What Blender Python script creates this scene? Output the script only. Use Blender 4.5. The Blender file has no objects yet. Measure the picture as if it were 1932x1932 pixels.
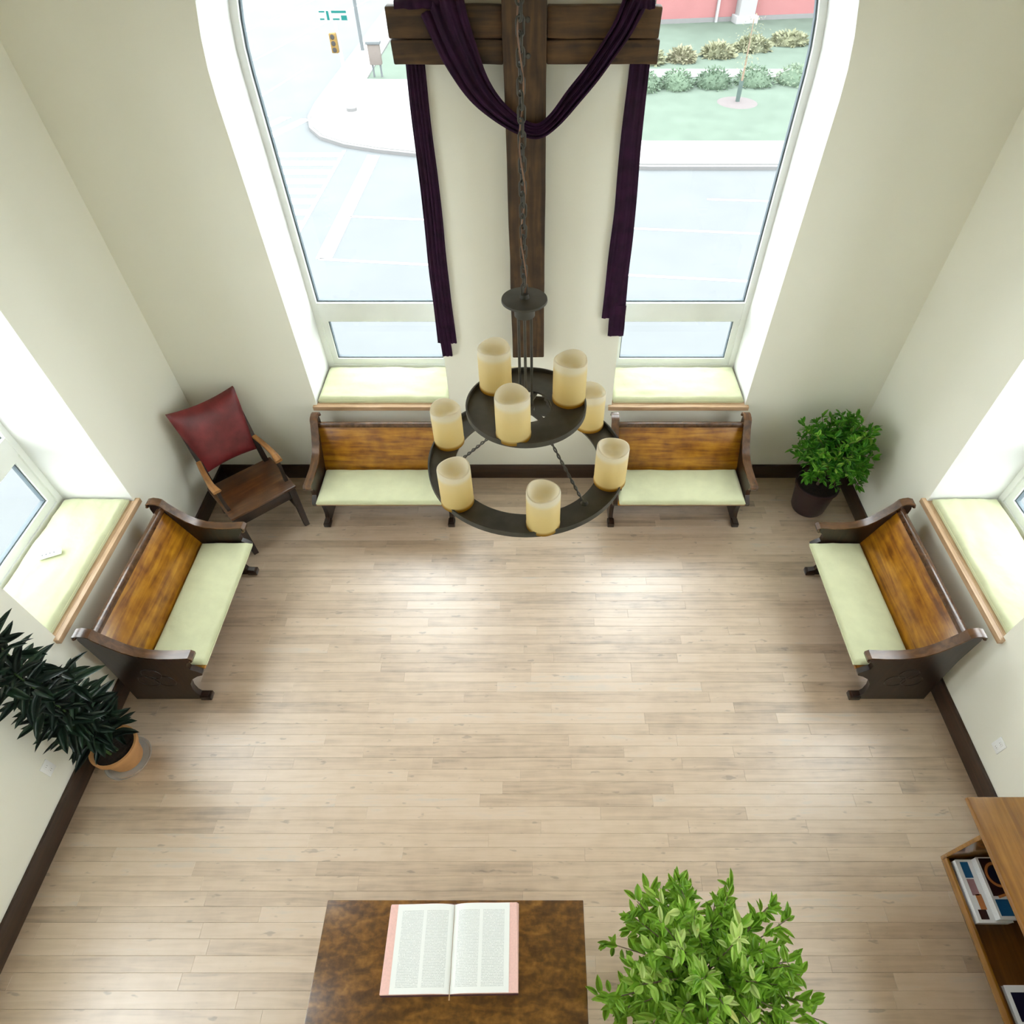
import bpy, bmesh, math, random
from mathutils import Vector, Matrix, noise
from math import sin, cos, pi, sqrt, radians, atan2

scene = bpy.context.scene
COL = scene.collection

# ------------------------------------------------------------------ camera
FPX, PX, PITCH = 1190.6, 1013.0, math.atan(1336 / 1190.6)
camd = bpy.data.cameras.new('camera')
camd.sensor_width = 36.0
camd.sensor_fit = 'HORIZONTAL'
camd.lens = FPX / 1932 * 36.0
camd.shift_x = -(PX - 966) / 1932
camd.clip_start = 0.05
camd.clip_end = 400
cam = bpy.data.objects.new('camera', camd)
cam.location = (0, 0, 4.6)
cam.rotation_euler = (pi / 2 - PITCH, 0, 0)
COL.objects.link(cam)
scene.camera = cam

# ------------------------------------------------------------------ world: even overcast sky
world = bpy.data.worlds.new('overcast_sky')
scene.world = world
world.use_nodes = True
bg = world.node_tree.nodes['Background']
bg.inputs['Color'].default_value = (0.955, 0.98, 1.0, 1)
bg.inputs['Strength'].default_value = 9.5

scene.view_settings.view_transform = 'Standard'
scene.view_settings.look = 'None'
scene.view_settings.exposure = 0.0
scene.view_settings.gamma = 1.0
scene.view_settings.use_curve_mapping = False
scene.cycles.max_bounces = 14
scene.cycles.diffuse_bounces = 8
scene.cycles.transparent_max_bounces = 16

# ------------------------------------------------------------------ dimensions
YB, XL, XR, YR, ZC = 4.588, -3.19, 3.09, -1.74, 6.4     # back, left, right, rear walls, ceiling
X0, Y0 = -0.055, 1.425                                   # middle of the back / side walls
WI, WO, SILL, SPR = 0.74, 1.965, 0.895, 3.35             # window pair: inner, outer jamb, sill, springing
WT = 0.66                                                # wall thickness
ZG = -5.0                                                # street level

# ------------------------------------------------------------------ materials
def new_mat(name):
    m = bpy.data.materials.new(name)
    m.use_nodes = True
    nt = m.node_tree
    b = nt.nodes['Principled BSDF']
    return m, nt, b

def N(nt, typ, **kw):
    n = nt.nodes.new(typ)
    for k, v in kw.items():
        setattr(n, k, v)
    return n

def ramp(nt, stops):
    r = N(nt, 'ShaderNodeValToRGB')
    el = r.color_ramp.elements
    while len(el) > 1:
        el.remove(el[-1])
    el[0].position = stops[0][0]; el[0].color = (*stops[0][1], 1)
    for p, c in stops[1:]:
        e = el.new(p); e.color = (*c, 1)
    return r

def simple(name, col, rough=0.5, metal=0.0, var=0.08, scale=6.0, bump=0.0, bscale=60.0, spec=0.5, coat=0.0, sheen=0.0):
    m, nt, b = new_mat(name)
    tc = N(nt, 'ShaderNodeTexCoord')
    nz = N(nt, 'ShaderNodeTexNoise'); nz.inputs['Scale'].default_value = scale; nz.inputs['Detail'].default_value = 4
    nt.links.new(tc.outputs['Object'], nz.inputs['Vector'])
    lo = tuple(c * (1 - var) for c in col); hi = tuple(min(1, c * (1 + var)) for c in col)
    r = ramp(nt, [(0.3, lo), (0.7, hi)])
    nt.links.new(nz.outputs['Fac'], r.inputs['Fac'])
    nt.links.new(r.outputs['Color'], b.inputs['Base Color'])
    b.inputs['Roughness'].default_value = rough
    b.inputs['Metallic'].default_value = metal
    b.inputs['Specular IOR Level'].default_value = spec
    b.inputs['Coat Weight'].default_value = coat
    b.inputs['Coat Roughness'].default_value = 0.15
    b.inputs['Sheen Weight'].default_value = sheen
    if bump:
        n2 = N(nt, 'ShaderNodeTexNoise'); n2.inputs['Scale'].default_value = bscale; n2.inputs['Detail'].default_value = 3
        nt.links.new(tc.outputs['Object'], n2.inputs['Vector'])
        bp = N(nt, 'ShaderNodeBump'); bp.inputs['Strength'].default_value = bump; bp.inputs['Distance'].default_value = 0.01
        nt.links.new(n2.outputs['Fac'], bp.inputs['Height'])
        nt.links.new(bp.outputs['Normal'], b.inputs['Normal'])
    return m

def wood(name, stops, axis=0, scale=3.0, stretch=14.0, rough=0.35, coat=0.3, rand=0.25, fine=0.25, knots=0.0, bump=0.12):
    """oak-like grain running along one object axis; every object gets its own offset and tone"""
    m, nt, b = new_mat(name)
    tc = N(nt, 'ShaderNodeTexCoord'); oi = N(nt, 'ShaderNodeObjectInfo')
    mp = N(nt, 'ShaderNodeMapping')
    sc = [scale * stretch] * 3; sc[axis] = scale
    mp.inputs['Scale'].default_value = sc
    off = N(nt, 'ShaderNodeVectorMath', operation='SCALE'); off.inputs[0].default_value = (37, 91, 53)
    nt.links.new(oi.outputs['Random'], off.inputs['Scale'])
    add = N(nt, 'ShaderNodeVectorMath', operation='ADD')
    nt.links.new(tc.outputs['Object'], add.inputs[0]); nt.links.new(off.outputs['Vector'], add.inputs[1])
    nt.links.new(add.outputs['Vector'], mp.inputs['Vector'])
    n1 = N(nt, 'ShaderNodeTexNoise'); n1.inputs['Scale'].default_value = 1.0; n1.inputs['Detail'].default_value = 5; n1.inputs['Distortion'].default_value = 0.6
    nt.links.new(mp.outputs['Vector'], n1.inputs['Vector'])
    n2 = N(nt, 'ShaderNodeTexNoise'); n2.inputs['Scale'].default_value = 3.5 * scale; n2.inputs['Detail'].default_value = 3
    nt.links.new(add.outputs['Vector'], n2.inputs['Vector'])
    mx = N(nt, 'ShaderNodeMath', operation='MULTIPLY_ADD')     # grain*(1-fine)+blotch*fine
    mx.inputs[1].default_value = 1 - fine
    m2 = N(nt, 'ShaderNodeMath', operation='MULTIPLY'); m2.inputs[1].default_value = fine
    nt.links.new(n2.outputs['Fac'], m2.inputs[0]); nt.links.new(n1.outputs['Fac'], mx.inputs[0]); nt.links.new(m2.outputs[0], mx.inputs[2])
    ad2 = N(nt, 'ShaderNodeMath', operation='MULTIPLY_ADD'); ad2.inputs[1].default_value = rand
    nt.links.new(oi.outputs['Random'], ad2.inputs[0])
    sub = N(nt, 'ShaderNodeMath', operation='SUBTRACT'); sub.inputs[1].default_value = rand / 2
    nt.links.new(mx.outputs[0], sub.inputs[0]); nt.links.new(sub.outputs[0], ad2.inputs[2])
    r = ramp(nt, stops)
    nt.links.new(ad2.outputs[0], r.inputs['Fac'])
    out = r.outputs['Color']
    if knots:
        n3 = N(nt, 'ShaderNodeTexNoise'); n3.inputs['Scale'].default_value = 1.0; n3.inputs['Detail'].default_value = 2
        mp3 = N(nt, 'ShaderNodeMapping'); s3 = [26.0] * 3; s3[axis] = 9.0; mp3.inputs['Scale'].default_value = s3
        nt.links.new(add.outputs['Vector'], mp3.inputs['Vector']); nt.links.new(mp3.outputs['Vector'], n3.inputs['Vector'])
        kr = ramp(nt, [(0.26, (0.25, 0.22, 0.2)), (0.33, (1, 1, 1))])
        nt.links.new(n3.outputs['Fac'], kr.inputs['Fac'])
        mm = N(nt, 'ShaderNodeMixRGB', blend_type='MULTIPLY'); mm.inputs['Fac'].default_value = knots
        nt.links.new(out, mm.inputs['Color1']); nt.links.new(kr.outputs['Color'], mm.inputs['Color2'])
        out = mm.outputs['Color']
    nt.links.new(out, b.inputs['Base Color'])
    b.inputs['Roughness'].default_value = rough
    b.inputs['Coat Weight'].default_value = coat
    b.inputs['Coat Roughness'].default_value = 0.2
    bp = N(nt, 'ShaderNodeBump'); bp.inputs['Strength'].default_value = bump; bp.inputs['Distance'].default_value = 0.004
    nt.links.new(n1.outputs['Fac'], bp.inputs['Height']); nt.links.new(bp.outputs['Normal'], b.inputs['Normal'])
    return m

def leafy(name, stops, rough=0.4, trans=0.35):
    m, nt, b = new_mat(name)
    oi = N(nt, 'ShaderNodeObjectInfo'); tc = N(nt, 'ShaderNodeTexCoord'); ge = N(nt, 'ShaderNodeNewGeometry')
    nz = N(nt, 'ShaderNodeTexNoise'); nz.inputs['Scale'].default_value = 19.0; nz.inputs['Detail'].default_value = 1
    nt.links.new(ge.outputs['Position'], nz.inputs['Vector'])
    a = N(nt, 'ShaderNodeMath', operation='MULTIPLY_ADD'); a.inputs[1].default_value = 0.55
    s = N(nt, 'ShaderNodeMath', operation='MULTIPLY'); s.inputs[1].default_value = 0.45
    nt.links.new(nz.outputs['Fac'], s.inputs[0]); nt.links.new(oi.outputs['Random'], a.inputs[0]); nt.links.new(s.outputs[0], a.inputs[2])
    r = ramp(nt, stops); nt.links.new(a.outputs[0], r.inputs['Fac'])
    nt.links.new(r.outputs['Color'], b.inputs['Base Color'])
    b.inputs['Roughness'].default_value = rough
    tr = N(nt, 'ShaderNodeBsdfTranslucent'); nt.links.new(r.outputs['Color'], tr.inputs['Color'])
    mx = N(nt, 'ShaderNodeMixShader'); mx.inputs['Fac'].default_value = trans
    nt.links.new(b.outputs['BSDF'], mx.inputs[1]); nt.links.new(tr.outputs['BSDF'], mx.inputs[2])
    nt.links.new(mx.outputs['Shader'], nt.nodes['Material Output'].inputs['Surface'])
    return m

def glass_mat():
    m, nt, b = new_mat('window_glass')
    t = N(nt, 'ShaderNodeBsdfTransparent'); t.inputs['Color'].default_value = (0.95, 0.97, 0.965, 1)
    g = N(nt, 'ShaderNodeBsdfGlossy'); g.inputs['Roughness'].default_value = 0.02
    fr = N(nt, 'ShaderNodeFresnel'); fr.inputs['IOR'].default_value = 1.35
    ge = N(nt, 'ShaderNodeNewGeometry'); inv = N(nt, 'ShaderNodeMath', operation='SUBTRACT'); inv.inputs[0].default_value = 1.0
    nt.links.new(ge.outputs['Backfacing'], inv.inputs[1])
    mu = N(nt, 'ShaderNodeMath', operation='MULTIPLY'); nt.links.new(inv.outputs[0], mu.inputs[0]); nt.links.new(fr.outputs['Fac'], mu.inputs[1])
    mx = N(nt, 'ShaderNodeMixShader')      # reflect only where a ray enters the pane
    nt.links.new(mu.outputs[0], mx.inputs['Fac']); nt.links.new(t.outputs['BSDF'], mx.inputs[1]); nt.links.new(g.outputs['BSDF'], mx.inputs[2])
    nt.links.new(mx.outputs['Shader'], nt.nodes['Material Output'].inputs['Surface'])
    return m

M = {}
M['wall'] = simple('cream_plaster', (0.820, 0.815, 0.722), 0.75, var=0.012, scale=1.2, bump=0.04, bscale=160, spec=0.25)
M['reveal'] = simple('white_reveal_paint', (0.68, 0.685, 0.67), 0.7, var=0.01, spec=0.25)
M['ceiling'] = simple('brown_ceiling_boards', (0.55, 0.45, 0.30), 0.7, var=0.1)
M['floor_base'] = simple('dark_subfloor', (0.10, 0.075, 0.05), 0.8)
M['plank'] = wood('weathered_oak_plank', [(0.15, (0.2550, 0.1771, 0.1154)), (0.36, (0.4630, 0.3329, 0.2228)), (0.52, (0.5636, 0.4187, 0.2899)), (0.68, (0.6173, 0.4697, 0.3422)), (0.88, (0.4764, 0.4227, 0.3623))],
                  0, 2.2, 16, rough=0.45, coat=1.0, rand=0.34, fine=0.35, knots=0.5, bump=0.05)
M['plank'].node_tree.nodes['Principled BSDF'].inputs['Coat Roughness'].default_value = 0.40
M['plank'].node_tree.nodes['Principled BSDF'].inputs['Coat IOR'].default_value = 2.25
M['plank'].node_tree.nodes['Principled BSDF'].inputs['Specular IOR Level'].default_value = 0.5
M['baseboard'] = wood('baseboard_wood', [(0.25, (0.0143, 0.0072, 0.0046)), (0.5, (0.0358, 0.0169, 0.0091)), (0.75, (0.0650, 0.0312, 0.0163))], 0, 2.0, 18, 0.4, 0.2, 0.1)
M['frame'] = simple('white_window_vinyl', (0.80, 0.82, 0.80), 0.35, var=0.02)
M['gasket'] = simple('grey_glazing_gasket', (0.10, 0.13, 0.15), 0.6)
M['glass'] = glass_mat()
M['stool'] = wood('light_oak_sill', [(0.3, (0.38, 0.235, 0.125)), (0.5, (0.52, 0.34, 0.20)), (0.7, (0.66, 0.46, 0.29))], 0, 3.0, 16, 0.35, 0.3, 0.05)
M['stool_y'] = wood('light_oak_sill_side', [(0.3, (0.38, 0.235, 0.125)), (0.5, (0.52, 0.34, 0.20)), (0.7, (0.66, 0.46, 0.29))], 1, 3.0, 16, 0.35, 0.3, 0.05)
M['cushion'] = simple('pale_green_cotton', (0.565, 0.585, 0.375), 0.85, var=0.05, scale=9, bump=0.25, bscale=22, spec=0.2, sheen=0.25)
PEW = [(0.24, (0.06, 0.018, 0.003)), (0.40, (0.19, 0.062, 0.005)), (0.55, (0.37, 0.150, 0.008)), (0.72, (0.55, 0.265, 0.018))]
M['pew'] = wood('golden_oak_pew', PEW, 0, 2.6, 11, 0.28, 0.5, 0.1, 0.4)
M['pew_end'] = wood('shaded_oak_pew_end', [(0.25, (0.0055, 0.0022, 0.0017)), (0.5, (0.0165, 0.0060, 0.0028)), (0.75, (0.0495, 0.0187, 0.0055))], 2, 3.0, 10, 0.35, 0.2, 0.1)  # oak darkened: shade on the end panels is put into the colour
M['pew_cap'] = wood('worn_oak_pew_cap', [(0.25, (0.0360, 0.0144, 0.0060)), (0.5, (0.0840, 0.0348, 0.0132)), (0.75, (0.1560, 0.0720, 0.0270))], 1, 3.0, 8, 0.25, 0.5, 0.1)
M['cross'] = wood('rough_cross_timber_upright', [(0.25, (0.010, 0.006, 0.003)), (0.45, (0.050, 0.025, 0.010)), (0.6, (0.095, 0.048, 0.018)), (0.78, (0.17, 0.088, 0.032))], 2, 2.4, 12, 0.7, 0.0, 0.1, 0.35, 0.6)
M['crossx'] = wood('rough_cross_timber_beam', [(0.25, (0.010, 0.006, 0.003)), (0.45, (0.050, 0.025, 0.010)), (0.6, (0.095, 0.048, 0.018)), (0.78, (0.17, 0.088, 0.032))], 0, 2.4, 12, 0.7, 0.0, 0.1, 0.35, 0.6)
M['purple'] = simple('deep_purple_fabric', (0.024, 0.0045, 0.024), 0.7, var=0.3, scale=12, bump=0.1, bscale=90, spec=0.2, sheen=0.0)
M['iron'] = simple('dark_bronze_iron', (0.060, 0.056, 0.047), 0.5, metal=0.2, var=0.3, scale=14)
M['chair_wood'] = wood('dark_walnut_chair', [(0.25, (0.0054, 0.0027, 0.0018)), (0.5, (0.0158, 0.0063, 0.0036)), (0.75, (0.0383, 0.0158, 0.0067))], 2, 3.0, 10, 0.4, 0.15, 0.1)
M['chair_arm'] = wood('worn_honey_arm', [(0.3, (0.20, 0.085, 0.025)), (0.5, (0.38, 0.18, 0.06)), (0.75, (0.52, 0.28, 0.11))], 1, 3.0, 10, 0.28, 0.4, 0.05)
M['chair_seat'] = wood('brown_oak_seat', [(0.25, (0.0280, 0.0096, 0.0040)), (0.5, (0.0880, 0.0320, 0.0096)), (0.75, (0.1920, 0.0760, 0.0224))], 0, 2.4, 9, 0.3, 0.4, 0.1, 0.45)
M['leather'] = simple('oxblood_leather', (0.165, 0.018, 0.022), 0.38, var=0.35, scale=7, bump=0.12, bscale=120, spec=0.5)
M['stud'] = simple('brass_stud', (0.30, 0.19, 0.08), 0.35, metal=0.9)
M['table'] = wood('quartersawn_dark_oak', [(0.26, (0.030, 0.012, 0.004)), (0.44, (0.095, 0.040, 0.009)), (0.58, (0.19, 0.085, 0.016)), (0.76, (0.30, 0.15, 0.035))], 0, 11.0, 2.6, 0.3, 0.35, 0.0, 0.4)
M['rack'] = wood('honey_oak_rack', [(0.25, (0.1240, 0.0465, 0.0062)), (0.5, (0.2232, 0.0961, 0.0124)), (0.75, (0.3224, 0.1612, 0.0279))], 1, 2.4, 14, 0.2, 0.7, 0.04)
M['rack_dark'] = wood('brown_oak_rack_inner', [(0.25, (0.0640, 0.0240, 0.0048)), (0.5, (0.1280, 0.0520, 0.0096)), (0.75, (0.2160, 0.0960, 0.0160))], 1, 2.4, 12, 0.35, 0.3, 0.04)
M['white_plastic'] = simple('white_plastic', (0.88, 0.90, 0.91), 0.3, var=0.01)
M['dark_slot'] = simple('dark_slot', (0.03, 0.03, 0.03), 0.5)
M['terracotta'] = simple('tan_terracotta', (0.50, 0.255, 0.10), 0.65, var=0.12, scale=9)
M['dark_pot'] = simple('dark_plum_pot', (0.035, 0.014, 0.017), 0.35, var=0.1)
M['soil'] = simple('dark_soil', (0.018, 0.011, 0.007), 0.95, var=0.5, scale=60, bump=0.8, bscale=70)
M['bark'] = simple('grey_brown_bark', (0.16, 0.115, 0.08), 0.8, var=0.3, scale=30)
M['stem'] = simple('green_stem', (0.06, 0.11, 0.03), 0.6, var=0.2)
M['saucer'] = simple('clear_grey_saucer', (0.62, 0.64, 0.66), 0.08, var=0.05)
_nt = M['saucer'].node_tree; _t = _nt.nodes.new('ShaderNodeBsdfTransparent'); _x = _nt.nodes.new('ShaderNodeMixShader'); _x.inputs['Fac'].default_value = 0.6
_nt.links.new(_nt.nodes['Principled BSDF'].outputs['BSDF'], _x.inputs[1]); _nt.links.new(_t.outputs['BSDF'], _x.inputs[2]); _nt.links.new(_x.outputs['Shader'], _nt.nodes['Material Output'].inputs['Surface'])
M['ficus_bright'] = leafy('ficus_leaf_bright', [(0.08, (0.08, 0.23, 0.015)), (0.32, (0.27, 0.50, 0.05)), (0.55, (0.46, 0.68, 0.14)), (0.78, (0.66, 0.78, 0.30)), (0.92, (0.85, 0.80, 0.25))], 0.35, 0.5)
M['ficus'] = leafy('ficus_leaf_green', [(0.1, (0.018, 0.10, 0.012)), (0.38, (0.07, 0.29, 0.022)), (0.65, (0.22, 0.52, 0.05)), (0.88, (0.52, 0.66, 0.14))], 0.35, 0.45)
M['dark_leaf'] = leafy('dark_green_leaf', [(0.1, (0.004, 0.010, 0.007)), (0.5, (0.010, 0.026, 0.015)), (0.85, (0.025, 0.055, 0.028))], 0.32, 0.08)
M['cover'] = simple('maroon_book_cover', (0.06, 0.012, 0.02), 0.5)
M['page_edge'] = simple('rose_page_edge', (0.86, 0.55, 0.50), 0.6, var=0.05, scale=120)

def page_mat():
    """cream paper with two columns of faint grey print"""
    m, nt, b = new_mat('printed_page')
    tc = N(nt, 'ShaderNodeTexCoord'); sp = N(nt, 'ShaderNodeSeparateXYZ')
    nt.links.new(tc.outputs['Generated'], sp.inputs['Vector'])
    def band(sock, lo, hi):
        a = N(nt, 'ShaderNodeMath', operation='GREATER_THAN'); a.inputs[1].default_value = lo
        c = N(nt, 'ShaderNodeMath', operation='LESS_THAN'); c.inputs[1].default_value = hi
        k = N(nt, 'ShaderNodeMath', operation='MULTIPLY')
        nt.links.new(sock, a.inputs[0]); nt.links.new(sock, c.inputs[0])
        nt.links.new(a.outputs[0], k.inputs[0]); nt.links.new(c.outputs[0], k.inputs[1])
        return k.outputs[0]
    c1 = band(sp.outputs['X'], 0.09, 0.47); c2 = band(sp.outputs['X'], 0.53, 0.91); vb = band(sp.outputs['Y'], 0.06, 0.93)
    cs = N(nt, 'ShaderNodeMath', operation='ADD'); nt.links.new(c1, cs.inputs[0]); nt.links.new(c2, cs.inputs[1])
    w = N(nt, 'ShaderNodeMath', operation='MULTIPLY'); w.inputs[1].default_value = 58 * 2 * pi
    nt.links.new(sp.outputs['Y'], w.inputs[0])
    sn = N(nt, 'ShaderNodeMath', operation='SINE'); nt.links.new(w.outputs[0], sn.inputs[0])
    g = N(nt, 'ShaderNodeMath', operation='GREATER_THAN'); g.inputs[1].default_value = 0.0; nt.links.new(sn.outputs[0], g.inputs[0])
    mp = N(nt, 'ShaderNodeMapping'); mp.inputs['Scale'].default_value = (90, 58, 1); nt.links.new(tc.outputs['Generated'], mp.inputs['Vector'])
    nz = N(nt, 'ShaderNodeTexNoise'); nz.inputs['Scale'].default_value = 1; nt.links.new(mp.outputs['Vector'], nz.inputs['Vector'])
    g2 = N(nt, 'ShaderNodeMath', operation='GREATER_THAN'); g2.inputs[1].default_value = 0.42; nt.links.new(nz.outputs['Fac'], g2.inputs[0])
    k = None
    cur = cs.outputs[0]
    for o in (vb, g.outputs[0], g2.outputs[0]):
        q = N(nt, 'ShaderNodeMath', operation='MULTIPLY'); nt.links.new(cur, q.inputs[0]); nt.links.new(o, q.inputs[1]); cur = q.outputs[0]
    mx = N(nt, 'ShaderNodeMixRGB'); mx.inputs['Color1'].default_value = (0.86, 0.88, 0.87, 1); mx.inputs['Color2'].default_value = (0.60, 0.63, 0.63, 1)
    nt.links.new(cur, mx.inputs['Fac']); nt.links.new(mx.outputs['Color'], b.inputs['Base Color'])
    b.inputs['Roughness'].default_value = 0.7
    return m
M['page'] = page_mat()

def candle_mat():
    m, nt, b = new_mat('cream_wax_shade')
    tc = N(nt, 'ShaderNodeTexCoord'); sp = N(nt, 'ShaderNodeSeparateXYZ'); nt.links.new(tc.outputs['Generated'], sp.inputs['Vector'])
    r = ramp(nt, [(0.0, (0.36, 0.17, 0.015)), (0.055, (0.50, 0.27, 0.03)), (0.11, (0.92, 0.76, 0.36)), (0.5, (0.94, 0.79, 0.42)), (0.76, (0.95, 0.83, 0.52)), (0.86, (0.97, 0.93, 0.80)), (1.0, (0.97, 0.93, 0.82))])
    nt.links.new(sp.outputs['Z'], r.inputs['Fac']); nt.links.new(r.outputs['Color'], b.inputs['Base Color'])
    b.inputs['Roughness'].default_value = 0.5
    tr = N(nt, 'ShaderNodeBsdfTranslucent'); nt.links.new(r.outputs['Color'], tr.inputs['Color'])
    mx = N(nt, 'ShaderNodeMixShader'); mx.inputs['Fac'].default_value = 0.45
    nt.links.new(b.outputs['BSDF'], mx.inputs[1]); nt.links.new(tr.outputs['BSDF'], mx.inputs[2])
    nt.links.new(mx.outputs['Shader'], nt.nodes['Material Output'].inputs['Surface'])
    return m
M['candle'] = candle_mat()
# outdoors
M['asphalt'] = simple('grey_asphalt', (0.1034, 0.1096, 0.1134), 0.9, var=0.045, scale=0.5, spec=0.1)
M['paint'] = simple('white_road_paint', (0.3533, 0.3533, 0.3533), 0.8, var=0.03, spec=0.1)
M['concrete'] = simple('pale_concrete', (0.1993, 0.1993, 0.1952), 0.9, var=0.03, spec=0.1)
M['kerb'] = simple('kerb_concrete', (0.1367, 0.1337, 0.1337), 0.9, var=0.03, spec=0.1)
M['grass'] = simple('lawn_grass', (0.0811, 0.1049, 0.0846), 0.95, var=0.09, scale=0.9, spec=0.1)
M['hedge'] = leafy('hedge_leaf', [(0.2, (0.0568, 0.0911, 0.0568)), (0.6, (0.1013, 0.1499, 0.0972)), (0.9, (0.1519, 0.1823, 0.1216))], 0.8, 0.2)
M['straw'] = leafy('straw_plant', [(0.2, (0.1115, 0.1216, 0.0709)), (0.6, (0.1722, 0.1782, 0.1054)), (0.9, (0.2026, 0.1782, 0.1255))], 0.8, 0.2)
M['brick'] = simple('red_brick', (0.2234, 0.0995, 0.0995), 0.9, var=0.05, scale=1.0, spec=0.1)
M['ext_white'] = simple('exterior_white', (0.2486, 0.2486, 0.2486), 0.8, var=0.02, spec=0.1)
M['mulch'] = simple('mulch', (0.1163, 0.1025, 0.1025), 0.95, var=0.05, spec=0.1)
M['sleeve'] = simple('tree_guard_green', (0.0622, 0.0846, 0.0770), 0.7, spec=0.1)
M['pole'] = simple('galvanised_pole', (0.0989, 0.1073, 0.1126), 0.6, spec=0.1)
M['signal'] = simple('signal_yellow', (0.1492, 0.0931, 0.0275), 0.6, spec=0.1)
M['signal_dark'] = simple('signal_lens_dark', (0.0374, 0.0348, 0.0323), 0.6, spec=0.1)
M['teal'] = simple('teal_sign', (0.0061, 0.0870, 0.0782), 0.6, var=0.02, spec=0.1)
M['box_cream'] = simple('cream_cabinet', (0.1306, 0.1118, 0.1019), 0.7, spec=0.1)

# ------------------------------------------------------------------ mesh helpers
def finish(name, bm, mat, parent=None, smooth=35, merge=False):
    if merge:
        bmesh.ops.remove_doubles(bm, verts=bm.verts, dist=1e-5)
    bmesh.ops.recalc_face_normals(bm, faces=bm.faces)
    me = bpy.data.meshes.new(name)
    bm.to_mesh(me); bm.free()
    if smooth:
        me.polygons.foreach_set('use_smooth', [True] * len(me.polygons))
        me.set_sharp_from_angle(angle=radians(smooth))
    if mat is not None:
        me.materials.append(mat)
    o = bpy.data.objects.new(name, me)
    COL.objects.link(o)
    if parent is not None:
        o.parent = parent
    return o

def box(bm, x0, x1, y0, y1, z0, z1, bev=0.0, mtx=None):
    b = bmesh.new()
    vs = [b.verts.new(p) for p in ((x0, y0, z0), (x1, y0, z0), (x1, y1, z0), (x0, y1, z0), (x0, y0, z1), (x1, y0, z1), (x1, y1, z1), (x0, y1, z1))]
    for f in ((0, 3, 2, 1), (4, 5, 6, 7), (0, 1, 5, 4), (1, 2, 6, 5), (2, 3, 7, 6), (3, 0, 4, 7)):
        b.faces.new([vs[i] for i in f])
    if bev:
        bmesh.ops.bevel(b, geom=list(b.edges), offset=bev, segments=2, profile=0.5, affect='EDGES')
    add_bm(bm, b, mtx)

def add_bm(bm, b, mtx=None):
    b.verts.index_update()
    nv = [bm.verts.new(mtx @ v.co if mtx is not None else v.co) for v in b.verts]
    for f in b.faces:
        try:
            bm.faces.new([nv[v.index] for v in f.verts])
        except ValueError:
            pass
    b.free()

def mkbox(name, mat, parent, x0, x1, y0, y1, z0, z1, bev=0.0, mtx=None):
    bm = bmesh.new(); box(bm, x0, x1, y0, y1, z0, z1, bev, mtx)
    return finish(name, bm, mat, parent)

def prism(bm, outer, P, d0, d1, holes=(), hole_mat=0):
    """polygon (s,z) with holes, extruded in depth d0..d1 through mapping P(s,z,d)"""
    b = bmesh.new(); loops = []
    for L in (outer, *holes):
        vs = [b.verts.new((p[0], p[1], 0)) for p in L]
        es = [b.edges.new((vs[i], vs[(i + 1) % len(vs)])) for i in range(len(vs))]
        loops.append(vs)
    bmesh.ops.triangle_fill(b, use_beauty=True, use_dissolve=False, edges=list(b.edges))
    b.verts.index_update()
    A = [bm.verts.new(P(v.co.x, v.co.y, d0)) for v in b.verts]
    B = [bm.verts.new(P(v.co.x, v.co.y, d1)) for v in b.verts]
    for f in b.faces:
        ids = [v.index for v in f.verts]
        bm.faces.new([A[i] for i in ids]); bm.faces.new([B[i] for i in reversed(ids)])
    for li, vs in enumerate(loops):
        n = len(vs)
        for i in range(n):
            a, c = vs[i].index, vs[(i + 1) % n].index
            f = bm.faces.new((A[a], A[c], B[c], B[a]))
            if li: f.material_index = hole_mat
    b.free()

def lathe(bm, prof, seg=32, c=(0, 0, 0), close=False):
    rings = []
    for r, z in prof:
        if r < 1e-6:
            rings.append([bm.verts.new((c[0], c[1], c[2] + z))])
        else:
            rings.append([bm.verts.new((c[0] + r * cos(2 * pi * i / seg), c[1] + r * sin(2 * pi * i / seg), c[2] + z)) for i in range(seg)])
    pairs = list(zip(rings[:-1], rings[1:])) + ([(rings[-1], rings[0])] if close else [])
    for a, b in pairs:
        for i in range(seg):
            j = (i + 1) % seg
            if len(a) == 1 and len(b) == 1: continue
            if len(a) == 1: bm.faces.new((a[0], b[i], b[j]))
            elif len(b) == 1: bm.faces.new((a[i], a[j], b[0]))
            else: bm.faces.new((a[i], a[j], b[j], b[i]))

def tube(bm, pts, r, seg=8, closed=False):
    pts = [Vector(p) for p in pts]; n = len(pts)
    rr = r if isinstance(r, (list, tuple)) else [r] * n
    rings = []; prev = None
    for i, p in enumerate(pts):
        if closed: t = pts[(i + 1) % n] - pts[i - 1]
        else: t = (pts[min(i + 1, n - 1)] - pts[max(i - 1, 0)])
        t.normalize()
        if prev is None:
            u = t.orthogonal().normalized()
        else:
            u = (prev - t * prev.dot(t)).normalized()
        prev = u; w = t.cross(u)
        rings.append([bm.verts.new(p + (u * cos(2 * pi * k / seg) + w * sin(2 * pi * k / seg)) * rr[i]) for k in range(seg)])
    m = n if closed else n - 1
    for i in range(m):
        a, b = rings[i], rings[(i + 1) % n]
        for k in range(seg):
            bm.faces.new((a[k], a[(k + 1) % seg], b[(k + 1) % seg], b[k]))
    if not closed:
        bm.faces.new(list(reversed(rings[0]))); bm.faces.new(rings[-1])

def empty(name, loc=(0, 0, 0), rotz=0.0):
    o = bpy.data.objects.new(name, None); o.empty_display_size = 0.1
    o.location = loc; o.rotation_euler = (0, 0, rotz); COL.objects.link(o)
    return o

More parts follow.
